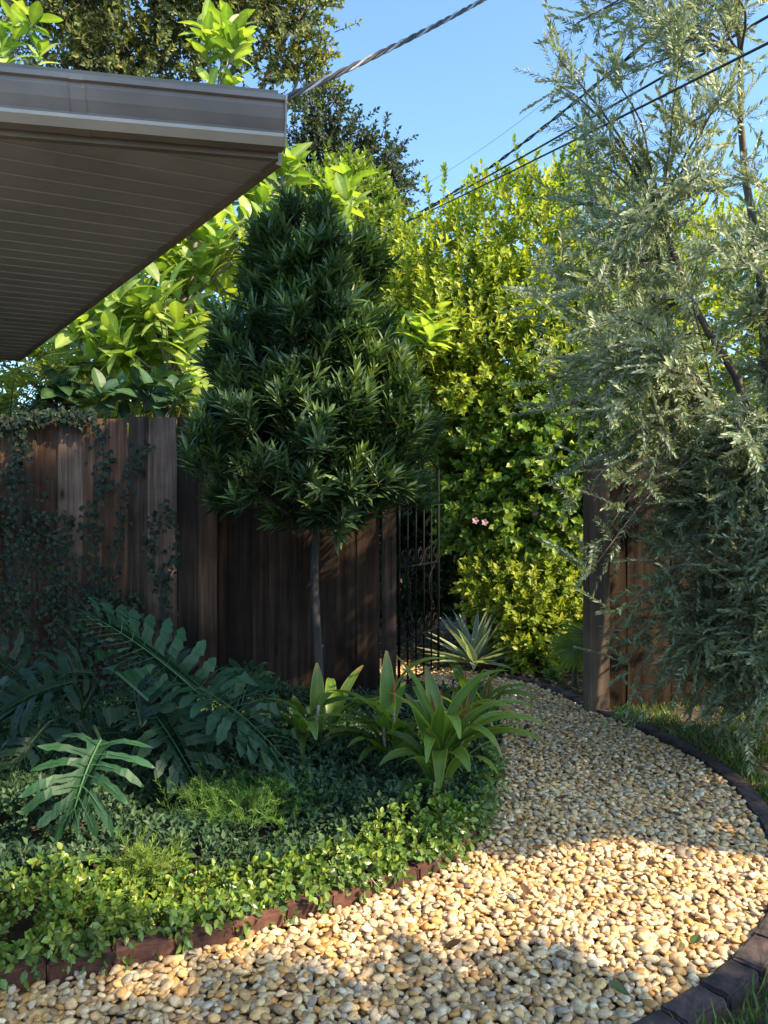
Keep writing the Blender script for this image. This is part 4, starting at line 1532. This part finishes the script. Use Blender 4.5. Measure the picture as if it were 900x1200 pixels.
def split_leaf(mb, o, tip, nrm_, W, col, nl=9, droop=.10):
    """deeply cut leaf: one lobed outline, filled, bent and rippled; pale midrib on top"""
    o, tip = np.asarray(o, float), np.asarray(tip, float)
    L = np.linalg.norm(tip - o)
    a = (tip - o) / L
    sdv = nrm(np.cross(a, nrm_))
    n_ = np.cross(sdv, a)
    pts = []        # (x along, y across, lift)
    veins = []
    for sg in (1, -1):
        side = [(-.02 * L, .0, 0.0)] if sg == 1 else []
        for k in range(nl):
            f = (k + .5) / nl
            x0 = (f ** .92) * L * .93
            ll = W * (.66 + .45 * math.sin(math.pi * (f * .8 + .16))) * (1.05 - .42 * f) * U(.85, 1.12)
            ang = math.radians(118 - 92 * f) + U(-.10, .10)
            dx, dy = math.cos(ang), math.sin(ang)
            cx_, cy_ = dy, -dx          # towards the tip side
            half = L / nl * .5 * (.74 if k else .6)
            web = W * .15 * (1 - f) ** .5 + .006
            curl = U(-.12, .45)
            lift = U(.05, .22)
            ph = U(0, 6)
            bend = U(.12, .32)
            qs = [.22, .36, .48, .6, .7, .8, .89, .96]
            lo, hi = [], []
            for qi, q in enumerate(qs):
                bump = (1.0, .82, 1.12, .78, 1.2, .86, .84, .45)[qi] * U(.88, 1.12)
                bump2 = (.92, 1.05, .8, 1.15, .84, 1.05, .7, .42)[qi] * U(.88, 1.12)
                px, py = x0 + dx * ll * q + bend * ll * q * q, dy * ll * q
                z = ll * (lift * math.sin(q * 2.6) - curl * q * q) + .006 * math.sin(q * 9 + ph)
                lo.append((px - cx_ * half * bump, max(web * .6, py - cy_ * half * bump), z + half * .12 * math.sin(q * 7 + ph)))
                hi.append((px + cx_ * half * bump2, max(web * .6, py + cy_ * half * bump2), z - half * .12 * math.sin(q * 7 + ph)))
            tp = (x0 + dx * ll * 1.02 + bend * ll, dy * ll * 1.02, ll * (lift * math.sin(2.6) - curl))
            side.append((x0 - L / nl * .5, web, 0.0))
            side += lo + [tp] + hi[::-1]
            veins.append([(sg, x0 + dx * ll * q + bend * ll * q * q, dy * ll * q, ll * (lift * math.sin(q * 2.6) - curl * q * q)) for q in (0, .3, .6, .85)])
        side.append((L * .965, W * .05, 0.0))
        if sg == 1:
            pts += [(x, y, z) for x, y, z in side] + [(L * 1.04, 0, -.01)]
        else:
            pts += [(x, -y, z) for x, y, z in side[::-1]]

    def to3(x, y, z):
        t = x / L
        return o + a * x + sdv * y + n_ * (z - droop * L * (2 * t - 1) ** 2 + droop * L + .25 * abs(y) ** 1.2)
    from mathutils.geometry import tessellate_polygon
    tris = tessellate_polygon([[Vector((p_[0], p_[1], 0)) for p_ in pts]])
    V = np.array([to3(*p_) for p_ in pts])
    edge = np.array([min(1, abs(p_[1]) / W) for p_ in pts])
    C = np.asarray(col)[None] * (0.85 + .45 * edge[:, None]) * U(.9, 1.1, (len(pts), 1))
    mb.add(V, [tuple(t_) for t_ in tris], C)
    vc = np.asarray(col) * [2.6, 2.1, 1.8]
    ms = [to3(t * L, 0, .004) for t in np.linspace(0, .98, 12)]
    mb.tube(ms, np.linspace(.006, .0015, 12), 4, vc)
    for v_ in veins:
        mb.tube([to3(x, sg * y, z + .004) for sg, x, y, z in v_], np.linspace(.0028, .0008, 4), 3, vc * .8)


pb = np.array([-1.75, 4.55, .1])
e = empty('split_leaf_philodendron', pb, 'huge dark green plant with deeply split leaves in front of the left fence', 'plant')
sm = MB()
lv = [  # joint (u,v,Y), tip (u,v,Y), normal, width, tone (rear leaves darkened to paint in shade)
    ((245, 825, 4.25), (88, 712, 4.35), (.25, -.75, .6), .23, 1.2),
    ((215, 800, 4.3), (345, 905, 3.9), (.35, -.55, .8), .24, 1.1),
    ((118, 868, 3.45), (84, 962, 3.2), (.05, -.9, .45), .25, 1.35),
    ((85, 800, 4.4), (-15, 850, 4.3), (-.2, -.6, .8), .26, .8),
    ((110, 790, 4.7), (40, 800, 4.5), (-.1, -.6, .8), .22, .7),
    ((235, 845, 4.4), (330, 820, 4.6), (.2, -.6, .8), .24, .8),
    ((180, 835, 4.1), (235, 925, 3.9), (.1, -.7, .7), .22, .8),
    ((60, 845, 4.2), (10, 930, 4.0), (-.3, -.6, .7), .22, .7),
    ((165, 850, 4.0), (150, 770, 4.6), (0, -.5, .8), .2, .65),
    ((270, 850, 4.5), (300, 780, 5.0), (.1, -.6, .8), .22, .7),
    ((140, 860, 4.3), (60, 880, 4.1), (-.1, -.6, .8), .2, .6),
    ((200, 860, 4.6), (260, 900, 4.5), (.1, -.6, .8), .2, .6),
    ((30, 800, 4.8), (-40, 760, 4.7), (-.1, -.6, .8), .22, .6),
    ((200, 830, 4.9), (190, 760, 5.2), (0, -.7, .6), .22, .55),
]
for i, (j, t, n_, W_, tone) in enumerate(lv):
    mb = MB()
    jo, ti = P(*j), P(*t)
    split_leaf(mb, jo, ti, np.array(n_), W_, np.array([.015, .047, .021]) * tone * U(.9, 1.1), nl=11 if i < 2 else 7)
    mb.build('leaf', M['leaf_split'], e)
    sm.tube(crom([pb + rng.normal(size=3) * [.08, .08, 0], (pb + jo) / 2 + [0, 0, .12], jo], 7), np.linspace(.013, .008, 15), 6, (.035, .07, .03))
sm.build('stalk', M['leaf'], e, smooth=True)

# ------------------------------------------------------------------ feathery fern clumps in the bed


def feather(name, label, c, R_, n, cols):
    mb = MB()
    p = np.column_stack([c[0] + rng.normal(size=n) * R_ * .35, c[1] + rng.normal(size=n) * R_ * .3, np.full(n, .1)])
    d = nrm(rng.normal(size=(n, 3)) * [.5, .4, .2] + [0, -.1, .8])
    shoots(mb, T_NARROW, p, d, U(.12, .26, n), 34, .026, .0016, cols, beta=(.6, 1.2), t0=.25, droop=.3, stem_r=.0012, stem_col=(.08, .14, .03), upn=.4)
    return tag(mb.build(name, M['leaf']), label, 'fern', 'feathery fern clumps in the bed')


feather('feathery_fern', 'soft bright green feathery fern clump in the middle of the ground cover', P(285, 950, 3.75), .42, 260, [(.07, .15, .025), (.10, .18, .03)])
feather('feathery_fern', 'dark feathery fern clump at the left edge of the bed', P(20, 945, 3.8), .4, 160, [(.035, .08, .03), (.05, .10, .03)])
feather('feathery_fern', 'small sunlit feathery sprig near the front of the ground cover', P(165, 1045, 3.05), .12, 50, [(.16, .22, .04), (.13, .2, .03)])

# arching bare runner and dry stick in the bed
mb = MB()
c = crom([P(72, 1035, 3.1), P(76, 1012, 3.1), P(100, 996, 3.15), P(150, 996, 3.2), P(195, 1012, 3.2), P(215, 1030, 3.15)], 8)
mb.tube(c, .0028, 5)
tag(mb.build('vine_runner', M['bark_pale']), 'bare tan vine runner arching over the ground cover at lower left', 'vine')
mb = MB()
mb.tube(crom([P(466, 960, 3.75), P(480, 945, 3.75), P(494, 923, 3.75)], 5), np.linspace(.004, .002, 11), 5)
tag(mb.build('dry_stick', M['bark_pale']), 'pale dry stick poking out of the dark carpet below the strap leaved plants', 'stick')
mb = MB()
b = np.array(gbase(372, 860))
c = crom([b, b + [0, 0, .3], P(371, 765, b[1])], 6)
mb.tube(c, .004, 5, (.8, .8, .6))
leaves(mb, T_NARROW, np.tile(c[-1], (5, 1)) - [0, 0, .02], nrm(rng.normal(size=(5, 3)) * .25 + [0, 0, 1]), rdir(5), .09, .012, np.tile([.9, .85, .6], (5, 1)))
tag(mb.build('flower_spike', M['bark_pale']), 'dry pale flower spike rising in front of the slim tree trunk', 'flower spike')

# fallen leaves -----------------------------------------------------
for i, (x, y) in enumerate([(.88, 3.95), (1.05, 2.62), (-.42, 2.45), (1.0, 3.1), (.75, 2.35), (1.45, 3.75), (.55, 2.95), (1.25, 4.6), (-.9, 2.5), (.2, 2.6), (1.5, 4.0), (.95, 5.2), (.7, 3.4)]):
    mb = MB()
    an = U(0, 6.28)
    leaves(mb, T_BIG, np.array([[x, y, .075]]), np.array([[math.cos(an), math.sin(an), U(-.1, .25)]]), np.array([[U(-.3, .3), U(-.3, .3), 1.0]]), .065, .018,
           np.array([[(.10, .055, .03), (.06, .09, .03), (.05, .03, .02)][i % 3]]), .3, -.2)
    tag(mb.build('fallen_leaf', M['leaf']), ['curled brown leaf lying on the pebbles of the path', 'green leaf fallen on the pebbles of the path', 'dark dry leaf lying on the pebbles of the path'][i % 3],
        'leaf', 'fallen leaves on the gravel')
# leaf litter on the soil behind the gate
mb = MB()
n = 5200
x, y = U(-2.5, 4.5, n), U(6.5, 10.5, n)
k = ~inpoly(x, y, path_poly)
x, y = x[k], y[k]
n = len(x)
leaves(mb, T_MED, np.column_stack([x, y, U(.01, .03, n)]), np.column_stack([rdir(n)[:, :2], U(-.1, .3, n)]), np.column_stack([rng.normal(size=(n, 2)) * .4, np.ones(n)]), .07 * U(.6, 1.2, n), .02,
       pal(n, [(.30, .17, .07), (.20, .11, .05), (.40, .26, .12), (.12, .07, .04)]), .3, -.15)
tag(mb.build('leaf_litter', M['leaf']), 'dry brown leaf litter on the soil behind the gate', 'leaf litter', kind='stuff')

# end helper state
bpy.context.view_layer.update()
